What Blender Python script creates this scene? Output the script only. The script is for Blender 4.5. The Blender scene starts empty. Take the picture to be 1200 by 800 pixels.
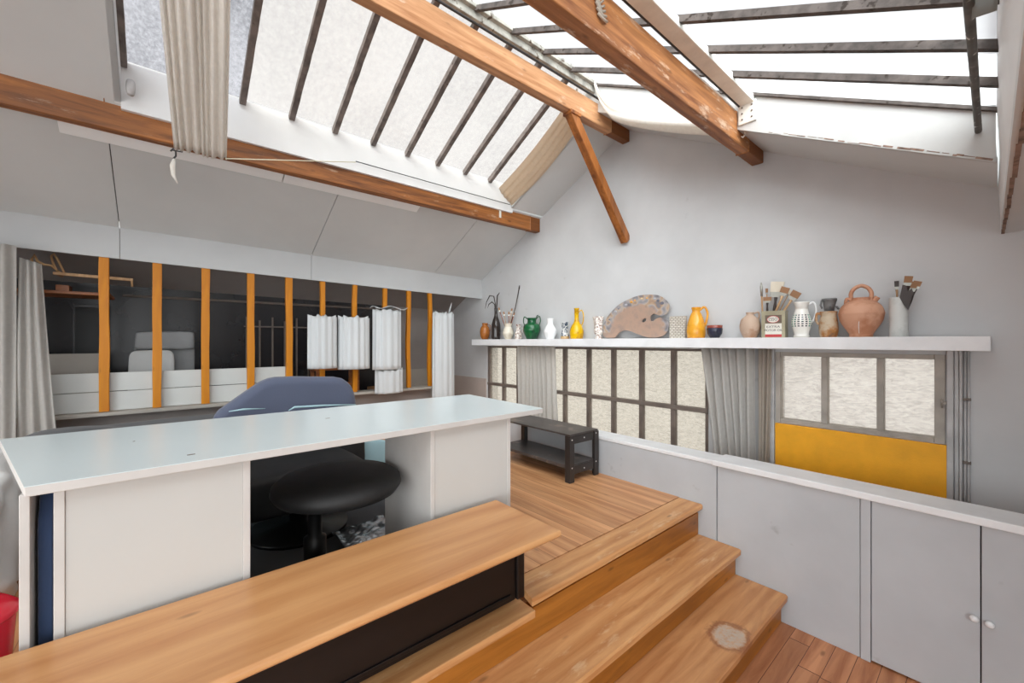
import bpy, math, random
from mathutils import Vector, Matrix, noise
random.seed(7)
PI = math.pi
COL = bpy.context.scene.collection
F = 481.0; H = 1.636                      # focal length in px (1200 wide) and eye height
FW = Vector((-.7615, .648, 0)); RT = Vector((.648, .7615, 0))

def ray(u, v):
    return FW + RT*((u-600)/F) + Vector((0, 0, (400-v)/F))
def at_y(u, v, Y):
    r = ray(u, v); k = Y/r.y; return Vector((r.x*k, Y, H+r.z*k))
def at_x(u, v, X):
    r = ray(u, v); k = X/r.x; return Vector((X, r.y*k, H+r.z*k))
def lin(c):
    return tuple(((x/255)/12.92 if x/255 <= .04045 else ((x/255+.055)/1.055)**2.4) for x in c)+(1,)

# ---------------------------------------------------------------- materials
def newmat(name):
    m = bpy.data.materials.new(name); m.use_nodes = True
    nt = m.node_tree; b = nt.nodes['Principled BSDF']
    return m, nt, b
def nd(nt, t, **k):
    n = nt.nodes.new(t)
    for a, v in k.items():
        if a in n.inputs.keys() if isinstance(a, str) else False: n.inputs[a].default_value = v
        else: setattr(n, a, v)
    return n
def coords(nt, scale=(1, 1, 1), off=None):
    tc = nt.nodes.new('ShaderNodeTexCoord'); mp = nt.nodes.new('ShaderNodeMapping')
    mp.inputs['Scale'].default_value = scale
    nt.links.new(tc.outputs['Object'], mp.inputs['Vector']); return mp.outputs['Vector']
def noise_n(nt, vec, scale, detail=4, rough=.55, dist=0):
    n = nt.nodes.new('ShaderNodeTexNoise'); n.inputs['Scale'].default_value = scale
    n.inputs['Detail'].default_value = detail; n.inputs['Roughness'].default_value = rough
    n.inputs['Distortion'].default_value = dist; nt.links.new(vec, n.inputs['Vector']); return n
def ramp(nt, fac, stops):
    r = nt.nodes.new('ShaderNodeValToRGB'); e = r.color_ramp.elements
    e[0].position, e[0].color = stops[0]; e[1].position, e[1].color = stops[-1]
    for p, c in stops[1:-1]:
        x = e.new(p); x.color = c
    nt.links.new(fac, r.inputs['Fac']); return r.outputs['Color']
def mix(nt, fac, a, b, mode='MIX'):
    m = nt.nodes.new('ShaderNodeMix'); m.data_type = 'RGBA'; m.blend_type = mode
    for sock, v in ((m.inputs[0], fac), (m.inputs[6], a), (m.inputs[7], b)):
        if isinstance(v, (int, float, tuple)): sock.default_value = v
        else: nt.links.new(v, sock)
    return m.outputs[2]
def mth(nt, op, a, b=None, c=None):
    m = nt.nodes.new('ShaderNodeMath'); m.operation = op
    for i, v in enumerate((a, b, c)):
        if v is None: continue
        if isinstance(v, (int, float)): m.inputs[i].default_value = v
        else: nt.links.new(v, m.inputs[i])
    return m.outputs[0]
def bump(nt, b, h, strength=.3, dist=.01):
    n = nt.nodes.new('ShaderNodeBump'); n.inputs['Strength'].default_value = strength
    n.inputs['Distance'].default_value = dist
    nt.links.new(h, n.inputs['Height']); nt.links.new(n.outputs['Normal'], b.inputs['Normal'])

def paint(name, c, rough=.6, var=.06, scale=2.5, bmp=.08, metal=0, spots=None):
    m, nt, b = newmat(name); v = coords(nt)
    n = noise_n(nt, v, scale, 6)
    d = tuple(x*(1-var*2.2) for x in lin(c)[:3])+(1,)
    l = tuple(min(1, x*(1+var)) for x in lin(c)[:3])+(1,)
    col = ramp(nt, n.outputs['Fac'], [(.3, d), (.62, l)])
    if spots:
        s = noise_n(nt, v, spots[1], 3)
        f = ramp(nt, s.outputs['Fac'], [(spots[2], (0, 0, 0, 1)), (spots[2]+.06, (1, 1, 1, 1))])
        col = mix(nt, f, col, lin(spots[0]))
    nt.links.new(col, b.inputs['Base Color'])
    b.inputs['Roughness'].default_value = rough; b.inputs['Metallic'].default_value = metal
    if bmp:
        n2 = noise_n(nt, v, scale*14, 4); bump(nt, b, n2.outputs['Fac'], bmp, .004)
    return m

def wood(name, light, dark, axis=1, rough=.45, plank=0, cross=0, var=.25, fine=1., seam=(60, 32, 14), wear=None, stain=None, length=None):
    m, nt, b = newmat(name)
    tc = nt.nodes.new('ShaderNodeTexCoord'); sep = nt.nodes.new('ShaderNodeSeparateXYZ')
    nt.links.new(tc.outputs['Object'], sep.inputs[0])
    vec = tc.outputs['Object']; shade = None
    if plank:
        q = mth(nt, 'DIVIDE', sep.outputs[cross], plank); fl = mth(nt, 'FLOOR', q); fr = mth(nt, 'FRACT', q)
        wn = nt.nodes.new('ShaderNodeTexWhiteNoise'); wn.noise_dimensions = '1D'; nt.links.new(fl, wn.inputs['W'])
        if length:
            sh = mth(nt, 'ADD', mth(nt, 'DIVIDE', sep.outputs[axis], length), mth(nt, 'MULTIPLY', wn.outputs['Value'], 7.3))
            fl2 = mth(nt, 'FLOOR', sh); fr2 = mth(nt, 'FRACT', sh)
            wn = nt.nodes.new('ShaderNodeTexWhiteNoise'); wn.noise_dimensions = '2D'
            cb = nt.nodes.new('ShaderNodeCombineXYZ'); nt.links.new(fl, cb.inputs[0]); nt.links.new(fl2, cb.inputs[1])
            nt.links.new(cb.outputs[0], wn.inputs['Vector'])
        va = nt.nodes.new('ShaderNodeVectorMath'); va.operation = 'MULTIPLY_ADD'
        nt.links.new(wn.outputs['Color'], va.inputs[0]); va.inputs[1].default_value = (5, 5, 5)
        nt.links.new(tc.outputs['Object'], va.inputs[2]); vec = va.outputs[0]
        shade = wn.outputs['Value']
    mp = nt.nodes.new('ShaderNodeMapping'); s = [9*fine]*3; s[axis] = .75*fine; mp.inputs['Scale'].default_value = s
    nt.links.new(vec, mp.inputs['Vector'])
    n = noise_n(nt, mp.outputs[0], 2.2, 7, .62, .6)
    w = nt.nodes.new('ShaderNodeTexWave'); w.bands_direction = 'XYZ'[cross]
    w.inputs['Scale'].default_value = .35; w.inputs['Distortion'].default_value = 9; w.inputs['Detail'].default_value = 3
    w.inputs['Detail Scale'].default_value = .7
    nt.links.new(mp.outputs[0], w.inputs['Vector'])
    f = mth(nt, 'ADD', mth(nt, 'MULTIPLY', n.outputs['Fac'], .85), mth(nt, 'MULTIPLY', w.outputs['Fac'], .15))
    mid = tuple((a+c)/2 for a, c in zip(lin(light), lin(dark)))
    col = ramp(nt, f, [(.3, lin(dark)), (.48, mid), (.66, lin(light))])
    if shade:
        g = mth(nt, 'ADD', mth(nt, 'MULTIPLY', shade, var*2), 1-var)
        cc = nt.nodes.new('ShaderNodeCombineXYZ')
        for i in range(3): nt.links.new(g, cc.inputs[i])
        col = mix(nt, 1.0, col, cc.outputs[0], 'MULTIPLY')
        e = mth(nt, 'LESS_THAN', fr, .028)
        if length: e = mth(nt, 'MAXIMUM', e, mth(nt, 'LESS_THAN', fr2, .004))
        col = mix(nt, e, col, lin(seam))
    if wear:                                   # pale flaking / white rubbed patches
        mp2 = nt.nodes.new('ShaderNodeMapping'); s2 = [14]*3; s2[axis] = 3.5; mp2.inputs['Scale'].default_value = s2
        nt.links.new(tc.outputs['Object'], mp2.inputs['Vector'])
        n3 = noise_n(nt, mp2.outputs[0], 1.1, 7, .7)
        fw = ramp(nt, n3.outputs['Fac'], [(wear[1], (0, 0, 0, 1)), (wear[1]+.09, (wear[2],)*3+(1,))])
        col = mix(nt, fw, col, lin(wear[0]))
    vo = nt.nodes.new('ShaderNodeTexVoronoi'); vo.inputs['Scale'].default_value = 1
    mp4 = nt.nodes.new('ShaderNodeMapping'); s4 = [9.]*3; s4[axis] = 3.2; mp4.inputs['Scale'].default_value = s4
    nt.links.new(vec, mp4.inputs['Vector']); nt.links.new(mp4.outputs[0], vo.inputs['Vector'])
    kn = ramp(nt, vo.outputs['Distance'], [(.04, (.55,)*3+(1,)), (.11, (0, 0, 0, 1))])
    col = mix(nt, kn, col, tuple(x*.35 for x in lin(dark)[:3])+(1,))
    if stain:                                  # the worn ring on the bottom tread
        cx, cy = stain
        dx = mth(nt, 'SUBTRACT', sep.outputs[0], cx); dy = mth(nt, 'MULTIPLY', mth(nt, 'SUBTRACT', sep.outputs[1], cy), .8)
        ns = noise_n(nt, tc.outputs['Object'], 16, 6, .75)
        dd = mth(nt, 'SQRT', mth(nt, 'ADD', mth(nt, 'MULTIPLY', dx, dx), mth(nt, 'MULTIPLY', dy, dy)))
        dd = mth(nt, 'ADD', dd, mth(nt, 'MULTIPLY', mth(nt, 'SUBTRACT', ns.outputs['Fac'], .5), .1))
        fs = mth(nt, 'MULTIPLY', ramp(nt, dd, [(0, (.1,)*3+(1,)), (.012, (.95,)*3+(1,)), (.062, (.85,)*3+(1,)), (.078, (0,)*3+(1,))]), ramp(nt, noise_n(nt, tc.outputs['Object'], 45, 5, .8).outputs['Fac'], [(.38, (.35,)*3+(1,)), (.55, (1,)*3+(1,))]))
        fr_ = ramp(nt, dd, [(.066, (0,)*3+(1,)), (.086, (.6,)*3+(1,)), (.105, (0,)*3+(1,))])
        col = mix(nt, fr_, col, lin((118, 66, 48)))
        col = mix(nt, fs, col, lin((196, 184, 170)))
    nt.links.new(col, b.inputs['Base Color'])
    r = mth(nt, 'ADD', mth(nt, 'MULTIPLY', n.outputs['Fac'], .25), rough-.1); nt.links.new(r, b.inputs['Roughness'])
    bump(nt, b, f, .12, .004)
    return m

def fabric(name, c, rough=.95, scale=120, var=.07):
    m, nt, b = newmat(name); v = coords(nt)
    n = noise_n(nt, v, 3, 4); n2 = noise_n(nt, v, scale, 2)
    d = tuple(x*(1-var) for x in lin(c)[:3])+(1,)
    nt.links.new(ramp(nt, n.outputs['Fac'], [(.3, d), (.7, lin(c))]), b.inputs['Base Color'])
    b.inputs['Roughness'].default_value = rough; b.inputs['Sheen Weight'].default_value = .2
    bump(nt, b, n2.outputs['Fac'], .2, .002); return m

def cloth_thin(name, c):                        # thin curtain cotton, lets some light through
    m, nt, b = newmat(name); v = coords(nt)
    n = noise_n(nt, v, 40, 3); col = ramp(nt, n.outputs['Fac'], [(.3, tuple(x*.93 for x in lin(c)[:3])+(1,)), (.7, lin(c))])
    nt.links.new(col, b.inputs['Base Color']); b.inputs['Roughness'].default_value = .95
    t = nt.nodes.new('ShaderNodeBsdfTranslucent'); nt.links.new(col, t.inputs['Color'])
    mx = nt.nodes.new('ShaderNodeMixShader'); mx.inputs[0].default_value = .55
    nt.links.new(b.outputs[0], mx.inputs[1]); nt.links.new(t.outputs[0], mx.inputs[2])
    nt.links.new(mx.outputs[0], nt.nodes['Material Output'].inputs['Surface']); return m

def glass_frosted(name, tint, trans=.55, dirt=.15, dscale=30, wave=0, dirt_c=(120, 120, 125)):
    m, nt, b = newmat(name); v = coords(nt)
    n = noise_n(nt, v, dscale, 8, .8)
    big = noise_n(nt, v, 1.1, 3, .5)
    f = mth(nt, 'MULTIPLY', n.outputs['Fac'], mth(nt, 'ADD', big.outputs['Fac'], .45))
    col = ramp(nt, f, [(.36-.1*dirt, lin(tint)), (.66, tuple(a*(1-dirt)+c*dirt for a, c in zip(lin(tint), lin(dirt_c))))])
    if wave:
        mp = coords(nt, (1, 1, 3.2)); w = noise_n(nt, mp, wave, 3, .6, 1.5)
        cw = ramp(nt, w.outputs['Fac'], [(.34, tuple(x*.68 for x in lin(tint)[:3])+(1,)), (.5, tuple(x*.95 for x in lin(tint)[:3])+(1,)), (.62, tuple(min(1, x*1.12) for x in lin(tint)[:3])+(1,))])
        col = mix(nt, .75, col, cw)
    gm = nt.nodes.new('ShaderNodeGamma'); gm.inputs['Gamma'].default_value = .5; nt.links.new(col, gm.inputs['Color']); col = gm.outputs['Color']
    tr = nt.nodes.new('ShaderNodeBsdfTransparent'); tl = nt.nodes.new('ShaderNodeBsdfTranslucent')
    gl = nt.nodes.new('ShaderNodeBsdfGlossy'); gl.inputs['Roughness'].default_value = .25
    nt.links.new(col, tr.inputs['Color']); nt.links.new(col, tl.inputs['Color'])
    a = nt.nodes.new('ShaderNodeMixShader'); a.inputs[0].default_value = 1-trans
    nt.links.new(tr.outputs[0], a.inputs[1]); nt.links.new(tl.outputs[0], a.inputs[2])
    c2 = nt.nodes.new('ShaderNodeMixShader'); c2.inputs[0].default_value = .05
    nt.links.new(a.outputs[0], c2.inputs[1]); nt.links.new(gl.outputs[0], c2.inputs[2])
    if wave:
        bn = nt.nodes.new('ShaderNodeBump'); bn.inputs['Strength'].default_value = .6; bn.inputs['Distance'].default_value = .01
        nt.links.new(w.outputs['Fac'], bn.inputs['Height']); nt.links.new(bn.outputs[0], gl.inputs['Normal'])
    nt.links.new(c2.outputs[0], nt.nodes['Material Output'].inputs['Surface']); return m

M = {}
M['wall'] = paint('wall_plaster', (202, 202, 203), .75, .045, 1.3, .12, spots=((184, 183, 183), 5, .72))
M['wall_grey'] = paint('grey_lining_board', (150, 143, 140), .7, .06, 1.5)  # plain grey boarding of the alcove and knee wall
M['ceil'] = paint('ceiling_board', (216, 218, 218), .65, .03, 1.1, .04)
M['batten'] = paint('white_batten', (250, 250, 250), .5, .02, 2, .05)
M['lintel'] = paint('lintel_board', (198, 199, 200), .65, .03, 1.1, .04)
M['ceil_white'] = paint('white_gloss_board', (232, 232, 232), .5, .03, 2, .05)
M['chip'] = paint('chipped_white_board', (206, 206, 204), .55, .04, 3, .1, spots=((120, 100, 84), 9, .73))
M['partition'] = paint('grey_painted_plywood', (188, 191, 195), .6, .04, 2.2, .06, spots=((168, 169, 172), 6, .69))
M['cap'] = paint('white_painted_wood_cap', (235, 236, 238), .45, .03, 6, .08)
M['shelf'] = paint('white_painted_shelf', (232, 232, 234), .55, .04, 5, .1)
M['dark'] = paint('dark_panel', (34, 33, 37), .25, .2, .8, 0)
M['seam'] = paint('seam_shadow_gap', (70, 68, 66), .9, .05, 3, 0)
M['bar'] = paint('rusty_glazing_bar', (122, 112, 107), .8, .22, 14, .4, spots=((74, 54, 44), 22, .66))
M['bar_dark'] = paint('dark_glazing_bar', (92, 84, 80), .8, .25, 14, .4, spots=((50, 40, 34), 22, .6))
M['ridge'] = paint('weathered_ridge_bar', (168, 165, 156), .75, .2, 10, .4, spots=((84, 70, 58), 16, .6))
M['steel_pale'] = paint('painted_steel', (232, 230, 222), .6, .06, 8, .15, spots=((170, 158, 138), 18, .72))
M['rod'] = paint('dark_steel_rod', (58, 56, 56), .5, .1, 10, 0, .4)
M['pipe'] = paint('flaking_pipe', (96, 93, 88), .7, .2, 14, .1, spots=((205, 202, 195), 34, .62))
M['rust'] = paint('raw_plaster_edge', (150, 124, 110), .95, .3, 20, .9)
M['winbar'] = paint('window_bar_paint', (112, 100, 92), .6, .1, 9, .1)
M['winbar2'] = paint('window_bar_light', (172, 164, 155), .6, .1, 9, .1)
M['mould'] = paint('grey_moulding', (190, 188, 188), .6, .1, 8, .1)
M['yellow'] = paint('yellow_painted_panel', (248, 174, 32), .6, .05, 7, .35)
M['orange'] = wood('orange_painted_post', (222, 146, 14), (196, 116, 6), 2, .5, fine=.8)
M['beam'] = wood('old_orange_beam', (190, 128, 76), (116, 64, 28), 1, .5, wear=((222, 196, 170), .56, .6), cross=0, fine=1.3)
M['beam_pale'] = wood('pale_orange_beam', (212, 160, 116), (158, 104, 62), 1, .5, wear=((228, 208, 188), .6, .5), fine=1.2)
M['beam_lower'] = wood('brown_orange_beam', (178, 112, 56), (96, 52, 20), 1, .5, wear=((205, 176, 150), .6, .5), fine=1.3)
M['beam_end'] = wood('darker_beam_end', (150, 88, 34), (104, 56, 20), 1, .5, fine=.8)  # wall end of each beam, darker brown than the rest
M['brace'] = wood('varnished_brace', (176, 108, 52), (100, 52, 22), 2, .4, fine=.9, wear=((226, 170, 110), .68, .5))
M['floor'] = wood('pine_floorboards', (224, 170, 122), (180, 120, 76), 0, .42, plank=.10, cross=1, var=.07, seam=(150, 96, 60))
M['floor_low'] = wood('lower_pine_floorboards', (208, 146, 104), (158, 96, 60), 1, .45, plank=.092, cross=0, var=.2, seam=(78, 40, 24), length=1.1, wear=((196, 170, 150), .66, .5))
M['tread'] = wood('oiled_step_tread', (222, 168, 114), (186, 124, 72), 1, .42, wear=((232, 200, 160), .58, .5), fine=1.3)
M['tread_low'] = wood('stained_bottom_tread', (216, 160, 108), (180, 120, 72), 1, .42, fine=1.3, stain=(-.853, 2.145))
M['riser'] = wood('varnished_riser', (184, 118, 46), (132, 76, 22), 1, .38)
M['bench_top'] = wood('bench_slab', (214, 160, 108), (188, 128, 78), 1, .32, fine=.8)
M['bench_dark'] = wood('blackened_wood', (22, 13, 11), (9, 6, 6), 1, .42, wear=((130, 104, 84), .7, .5))
M['wood_mid'] = wood('brown_wood', (180, 112, 60), (120, 66, 32), 1, .4)
M['wood_pale'] = wood('pale_wood', (216, 178, 134), (172, 126, 84), 2, .5)
M['laminate'] = paint('white_laminate', (222, 233, 235), .22, .015, 1, 0)
M['edge'] = paint('desk_edge_band', (206, 201, 197), .4, .03, 5, 0)
M['desk_panel'] = paint('desk_panel', (198, 195, 191), .5, .02, 1.2, 0)
M['cream'] = paint('cream_edge', (225, 218, 190), .5, .04, 4, 0)
M['blackpaint'] = paint('black_table_paint', (46, 42, 41), .42, .15, 6, .05)
M['tabletop'] = paint('worn_dark_top', (74, 68, 66), .38, .2, 3, .05, spots=((110, 98, 90), 7, .6))
M['screw'] = paint('steel_screw', (220, 220, 220), .3, .05, 5, 0, .8)
M['leather'] = paint('black_vinyl', (30, 30, 31), .62, .2, 8, .05)
M['blackm'] = paint('black_metal', (14, 14, 15), .4, .1, 8, 0, .3)
M['navy'] = fabric('navy_cloth', (52, 70, 104)); M['navydark'] = fabric('dark_navy_cover', (30, 36, 46))
M['bluegrey'] = fabric('blue_grey_upholstery', (82, 88, 108)); M['paleblue'] = paint('pale_blue_plastic', (160, 192, 200), .4, .03, 3, 0)
M['rug'] = fabric('dark_grey_rug', (58, 58, 62)); M['red'] = paint('red_plastic', (214, 14, 48), .25, .03, 3, 0)
M['plastic'] = paint('crumpled_film', (170, 176, 182), .12, .2, 10, 0, .5)
M['curtain'] = cloth_thin('white_cotton', (250, 246, 240)); M['curtain_beige'] = cloth_thin('beige_cotton', (214, 204, 192))
M['curtain_tan'] = cloth_thin('tan_stained_cotton', (232, 216, 196)); M['curtain_grey'] = cloth_thin('grey_white_cotton', (228, 225, 221))
M['sheet'] = fabric('white_dust_sheet', (222, 222, 220)); M['pleat'] = fabric('pleated_white_cloth', (208, 211, 213), var=.03)
M['greycloth'] = fabric('grey_flap', (150, 152, 148)); M['chairgrey'] = paint('grey_leather', (142, 144, 146), .45, .08, 3, .03)
M['pillow'] = fabric('white_pillow', (210, 212, 212)); M['cardboard'] = paint('cardboard', (178, 136, 98), .9, .06, 6, .1)
M['board'] = paint('white_low_board', (204, 206, 204), .5, .03, 2, 0); M['beigeboard'] = paint('beige_low_board', (172, 166, 158), .6, .05, 2, 0)
M['pinkboard'] = paint('pinkish_low_board', (186, 172, 164), .6, .05, 2, 0)
M['glass_left'] = glass_frosted('frosted_left_glass', (240, 236, 233), .85, .3, 26, dirt_c=(150, 148, 150))
M['glass_right'] = glass_frosted('frosted_right_glass', (226, 226, 229), .9, .08, 12)
M['glass_dirty'] = glass_frosted('mossy_glass', (226, 226, 232), .8, .9, 42, dirt_c=(90, 92, 98))
M['glass_ribbed'] = glass_frosted('ribbed_glass', (240, 232, 216), .8, .0, 6, wave=22)
M['glass_wavy'] = glass_frosted('wavy_glass', (246, 238, 228), .8, .0, 6, wave=17)

# ---------------------------------------------------------------- mesh builder
class MB:
    def __init__(s): s.v = []; s.f = []; s.m = []; s.s = []
    def add(s, vs, fs, mat=0, smooth=False):
        o = len(s.v); s.v += [tuple(v) for v in vs]
        for f in fs: s.f.append([i+o for i in f]); s.m.append(mat); s.s.append(smooth)
        return s
    def box(s, x0, x1, y0, y1, z0, z1, mat=0):
        x0, x1 = sorted((x0, x1)); y0, y1 = sorted((y0, y1)); z0, z1 = sorted((z0, z1))
        v = [(x, y, z) for z in (z0, z1) for y in (y0, y1) for x in (x0, x1)]
        return s.add(v, [(0, 2, 3, 1), (4, 5, 7, 6), (0, 1, 5, 4), (2, 6, 7, 3), (0, 4, 6, 2), (1, 3, 7, 5)], mat)
    def extrude(s, pts, vec, mat=0, smooth=False):
        n = len(pts); vec = Vector(vec); a = [Vector(p) for p in pts]; b = [p+vec for p in a]
        nm = Vector((0, 0, 0))
        for i in range(n): nm += a[i].cross(a[(i+1) % n])
        fl = nm.dot(vec) < 0
        f1 = list(range(n)); f2 = [i+n for i in range(n)]
        if fl: f2.reverse(); sd = [(i+n, (i+1) % n+n, (i+1) % n, i) for i in range(n)]; sd = [tuple(reversed(q)) for q in sd]
        else: f1.reverse(); sd = [(i+n, i, (i+1) % n, (i+1) % n+n) for i in range(n)]
        if fl: sd = [tuple(reversed(q)) for q in [(i+n, i, (i+1) % n, (i+1) % n+n) for i in range(n)]]
        s.add(a+b, [f1, f2], mat); o = len(s.v)-2*n
        for q in sd: s.f.append([i+o for i in q]); s.m.append(mat); s.s.append(smooth)
        return s
    def bar(s, p0, p1, w, h, up=(0, 0, 1), mat=0, w1=None, h1=None):
        p0 = Vector(p0); p1 = Vector(p1); d = (p1-p0).normalized(); up = Vector(up)
        sd = d.cross(up).normalized(); u = sd.cross(d).normalized(); w1 = w1 or w; h1 = h1 or h
        vs = []
        for p, a, b in ((p0, w, h), (p1, w1, h1)):
            for i, j in ((-1, -1), (1, -1), (1, 1), (-1, 1)): vs.append(p+sd*(a/2*i)+u*(b/2*j))
        return s.add(vs, [(0, 1, 2, 3)[::-1], (4, 5, 6, 7), (0, 4, 5, 1)[::-1], (1, 5, 6, 2)[::-1], (2, 6, 7, 3)[::-1], (3, 7, 4, 0)[::-1]][::1], mat)
    def lathe(s, prof, seg=36, c=(0, 0, 0), mat=0, sx=1, sy=1, matf=None):
        o = len(s.v); n = len(prof)
        for r, z in prof:
            for k in range(seg):
                a = 2*PI*k/seg; s.v.append((c[0]+r*math.cos(a)*sx, c[1]+r*math.sin(a)*sy, c[2]+z))
        for i in range(n-1):
            for k in range(seg):
                q = (k+1) % seg
                s.f.append([o+i*seg+k, o+i*seg+q, o+(i+1)*seg+q, o+(i+1)*seg+k]); s.m.append(matf(i) if matf else mat); s.s.append(True)
        s.f.append([o+k for k in range(seg)][::-1]); s.m.append(mat); s.s.append(False)
        s.f.append([o+(n-1)*seg+k for k in range(seg)]); s.m.append(mat); s.s.append(False)
        return s
    def tube(s, pts, r, seg=10, mat=0, flat=1.):
        pts = [Vector(p) for p in pts]; n = len(pts); rs = r if isinstance(r, (list, tuple)) else [r]*n
        o = len(s.v); ref = Vector((0, 0, 1)); prev = None
        for i, p in enumerate(pts):
            d = (pts[min(i+1, n-1)]-pts[max(i-1, 0)]).normalized()
            if prev is None:
                a = ref if abs(d.dot(ref)) < .95 else Vector((1, 0, 0)); e1 = d.cross(a).normalized()
            else: e1 = (prev-d*prev.dot(d)).normalized()
            prev = e1; e2 = d.cross(e1)
            for k in range(seg):
                t = 2*PI*k/seg; s.v.append(tuple(p+e1*(rs[i]*math.cos(t))+e2*(rs[i]*math.sin(t)*flat)))
        for i in range(n-1):
            for k in range(seg):
                q = (k+1) % seg; s.f.append([o+i*seg+k, o+i*seg+q, o+(i+1)*seg+q, o+(i+1)*seg+k]); s.m.append(mat); s.s.append(True)
        s.f.append([o+k for k in range(seg)][::-1]); s.f.append([o+(n-1)*seg+k for k in range(seg)])
        s.m += [mat]*2; s.s += [False]*2; return s
    def sheet(s, fn, nu, nv, mat=0):
        o = len(s.v)
        for j in range(nv+1):
            for i in range(nu+1): s.v.append(tuple(fn(i/nu, j/nv)))
        for j in range(nv):
            for i in range(nu):
                a = o+j*(nu+1)+i; s.f.append([a, a+1, a+nu+2, a+nu+1]); s.m.append(mat); s.s.append(True)
        return s
    def lump(s, x0, x1, y0, y1, z0, z1, e=.3, amp=.01, fq=4, seg=48, mat=0, seed=0):
        c = Vector(((x0+x1)/2, (y0+y1)/2, (z0+z1)/2)); R = Vector(((x1-x0)/2, (y1-y0)/2, (z1-z0)/2))
        sp = lambda w: math.copysign(abs(w)**e, w)
        o = len(s.v); nv = seg//2
        for j in range(nv+1):
            ph = -PI/2+PI*j/nv
            for i in range(seg):
                t = 2*PI*i/seg
                p = Vector((R.x*sp(math.cos(ph))*sp(math.cos(t)), R.y*sp(math.cos(ph))*sp(math.sin(t)), R.z*sp(math.sin(ph))))
                n = Vector((math.cos(ph)*math.cos(t), math.cos(ph)*math.sin(t), math.sin(ph)))
                q = p+c+n*(amp*noise.noise((p+Vector((seed, seed*2, 0)))*fq))
                q.z = max(q.z, z0); s.v.append(tuple(q))
        for j in range(nv):
            for i in range(seg):
                k = (i+1) % seg; s.f.append([o+j*seg+i, o+j*seg+k, o+(j+1)*seg+k, o+(j+1)*seg+i]); s.m.append(mat); s.s.append(True)
        return s

def link(name, mb, mats, parent=None, bevel=0, solid=0, seg=2, world=True, sub=0, origin=None):
    """one mesh object; world=True: the builder's coordinates are world ones"""
    if not isinstance(mats, (list, tuple)): mats = [mats]
    if parent is not None: off = Vector(parent['_w']) if world else Vector((0, 0, 0))
    elif origin is not None: off = Vector(origin)
    elif world:
        xs, ys, zs = zip(*mb.v); off = Vector(((min(xs)+max(xs))/2, (min(ys)+max(ys))/2, min(zs)))
    else: off = Vector((0, 0, 0))
    me = bpy.data.meshes.new(name); me.from_pydata([tuple(Vector(v)-off) for v in mb.v], [], mb.f)
    for m in mats: me.materials.append(m)
    me.polygons.foreach_set('material_index', mb.m); me.polygons.foreach_set('use_smooth', mb.s); me.update()
    o = bpy.data.objects.new(name, me); COL.objects.link(o)
    if parent is not None: o.parent = parent; o['_w'] = tuple(Vector(parent['_w'])) if world else (0, 0, 0)
    else: o.location = off; o['_w'] = tuple(off)
    if bevel:
        b = o.modifiers.new('bevel', 'BEVEL'); b.width = bevel; b.segments = seg; b.limit_method = 'ANGLE'
    if solid:
        b = o.modifiers.new('solid', 'SOLIDIFY'); b.thickness = solid; b.offset = 0
    if sub:
        b = o.modifiers.new('sub', 'SUBSURF'); b.levels = sub; b.render_levels = sub
    return o
def tag(o, label, cat, group=None):
    o['label'] = label; o['category'] = cat
    if group: o['group'] = group
    return o
def thing(name, label, cat, loc, rz=0, group=None):
    o = bpy.data.objects.new(name, None); COL.objects.link(o); o.location = loc; o.rotation_euler = (0, 0, rz)
    o.empty_display_size = .05; o['_w'] = tuple(loc); return tag(o, label, cat, group)
def struct(name, mb, mats, **k):
    o = link(name, mb, mats, origin=(0, 0, 0), **k); o['kind'] = 'structure'; return o
def srest(name, loc=(0, 0, 0)):
    o = bpy.data.objects.new(name, None); COL.objects.link(o); o.location = loc; o['_w'] = tuple(loc); o['kind'] = 'structure'; return o

# ---------------------------------------------------------------- the room
GY = 3.5            # gable wall
RX = -2.374; RZ = 3.738
KX = -4.78          # lintel line of the knee wall
BX = -5.55          # dark back of the alcove
PF = .55            # platform height
def zl(x): return RZ-.506*(RX-x)
def zr(x): return RZ-.527*(x-RX)

# lower floor and platform
struct('floor', MB().box(-5.7, 1.7, -2.7, 3.7, -.06, 0), M['floor_low'])
struct('floor', MB().box(-5.62, -1.43, -2.68, 2.75, .50, PF).box(-5.62, -1.34, -2.68, 2.75, .02, .50)
       .box(-5.62, -1.44, 2.76, 3.49, .02, .30), M['floor'])

# gable wall with its two window openings
def wallbox(m, x0, x1, z0, z1): m.box(x0, x1, GY, GY+.2, z0, z1)
W1 = (-4.66, -1.56, .62, 1.572); W2 = (-1.06, -.186, 1.035, 1.558)
g = MB()
wallbox(g, -5.7, W1[0], 0, 2.4); wallbox(g, W1[0], W1[1], 0, W1[2]); wallbox(g, W1[1], W2[0], 0, W1[3])
wallbox(g, W2[0], W2[1], 0, W2[2]); wallbox(g, W2[1], 1.7, 0, W1[3])
wallbox(g, W1[0], 1.7, W1[3], 2.4); g.box(W2[0], W2[1], GY, GY+.2, W2[3], W1[3])
g.extrude([(-5.7, GY, 2.4), (1.7, GY, 2.4), (1.7, GY, 2.6), (RX, GY, 4.1), (-5.7, GY, 2.6)], (0, .2, 0))
struct('wall_back', g, M['wall'])
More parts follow.
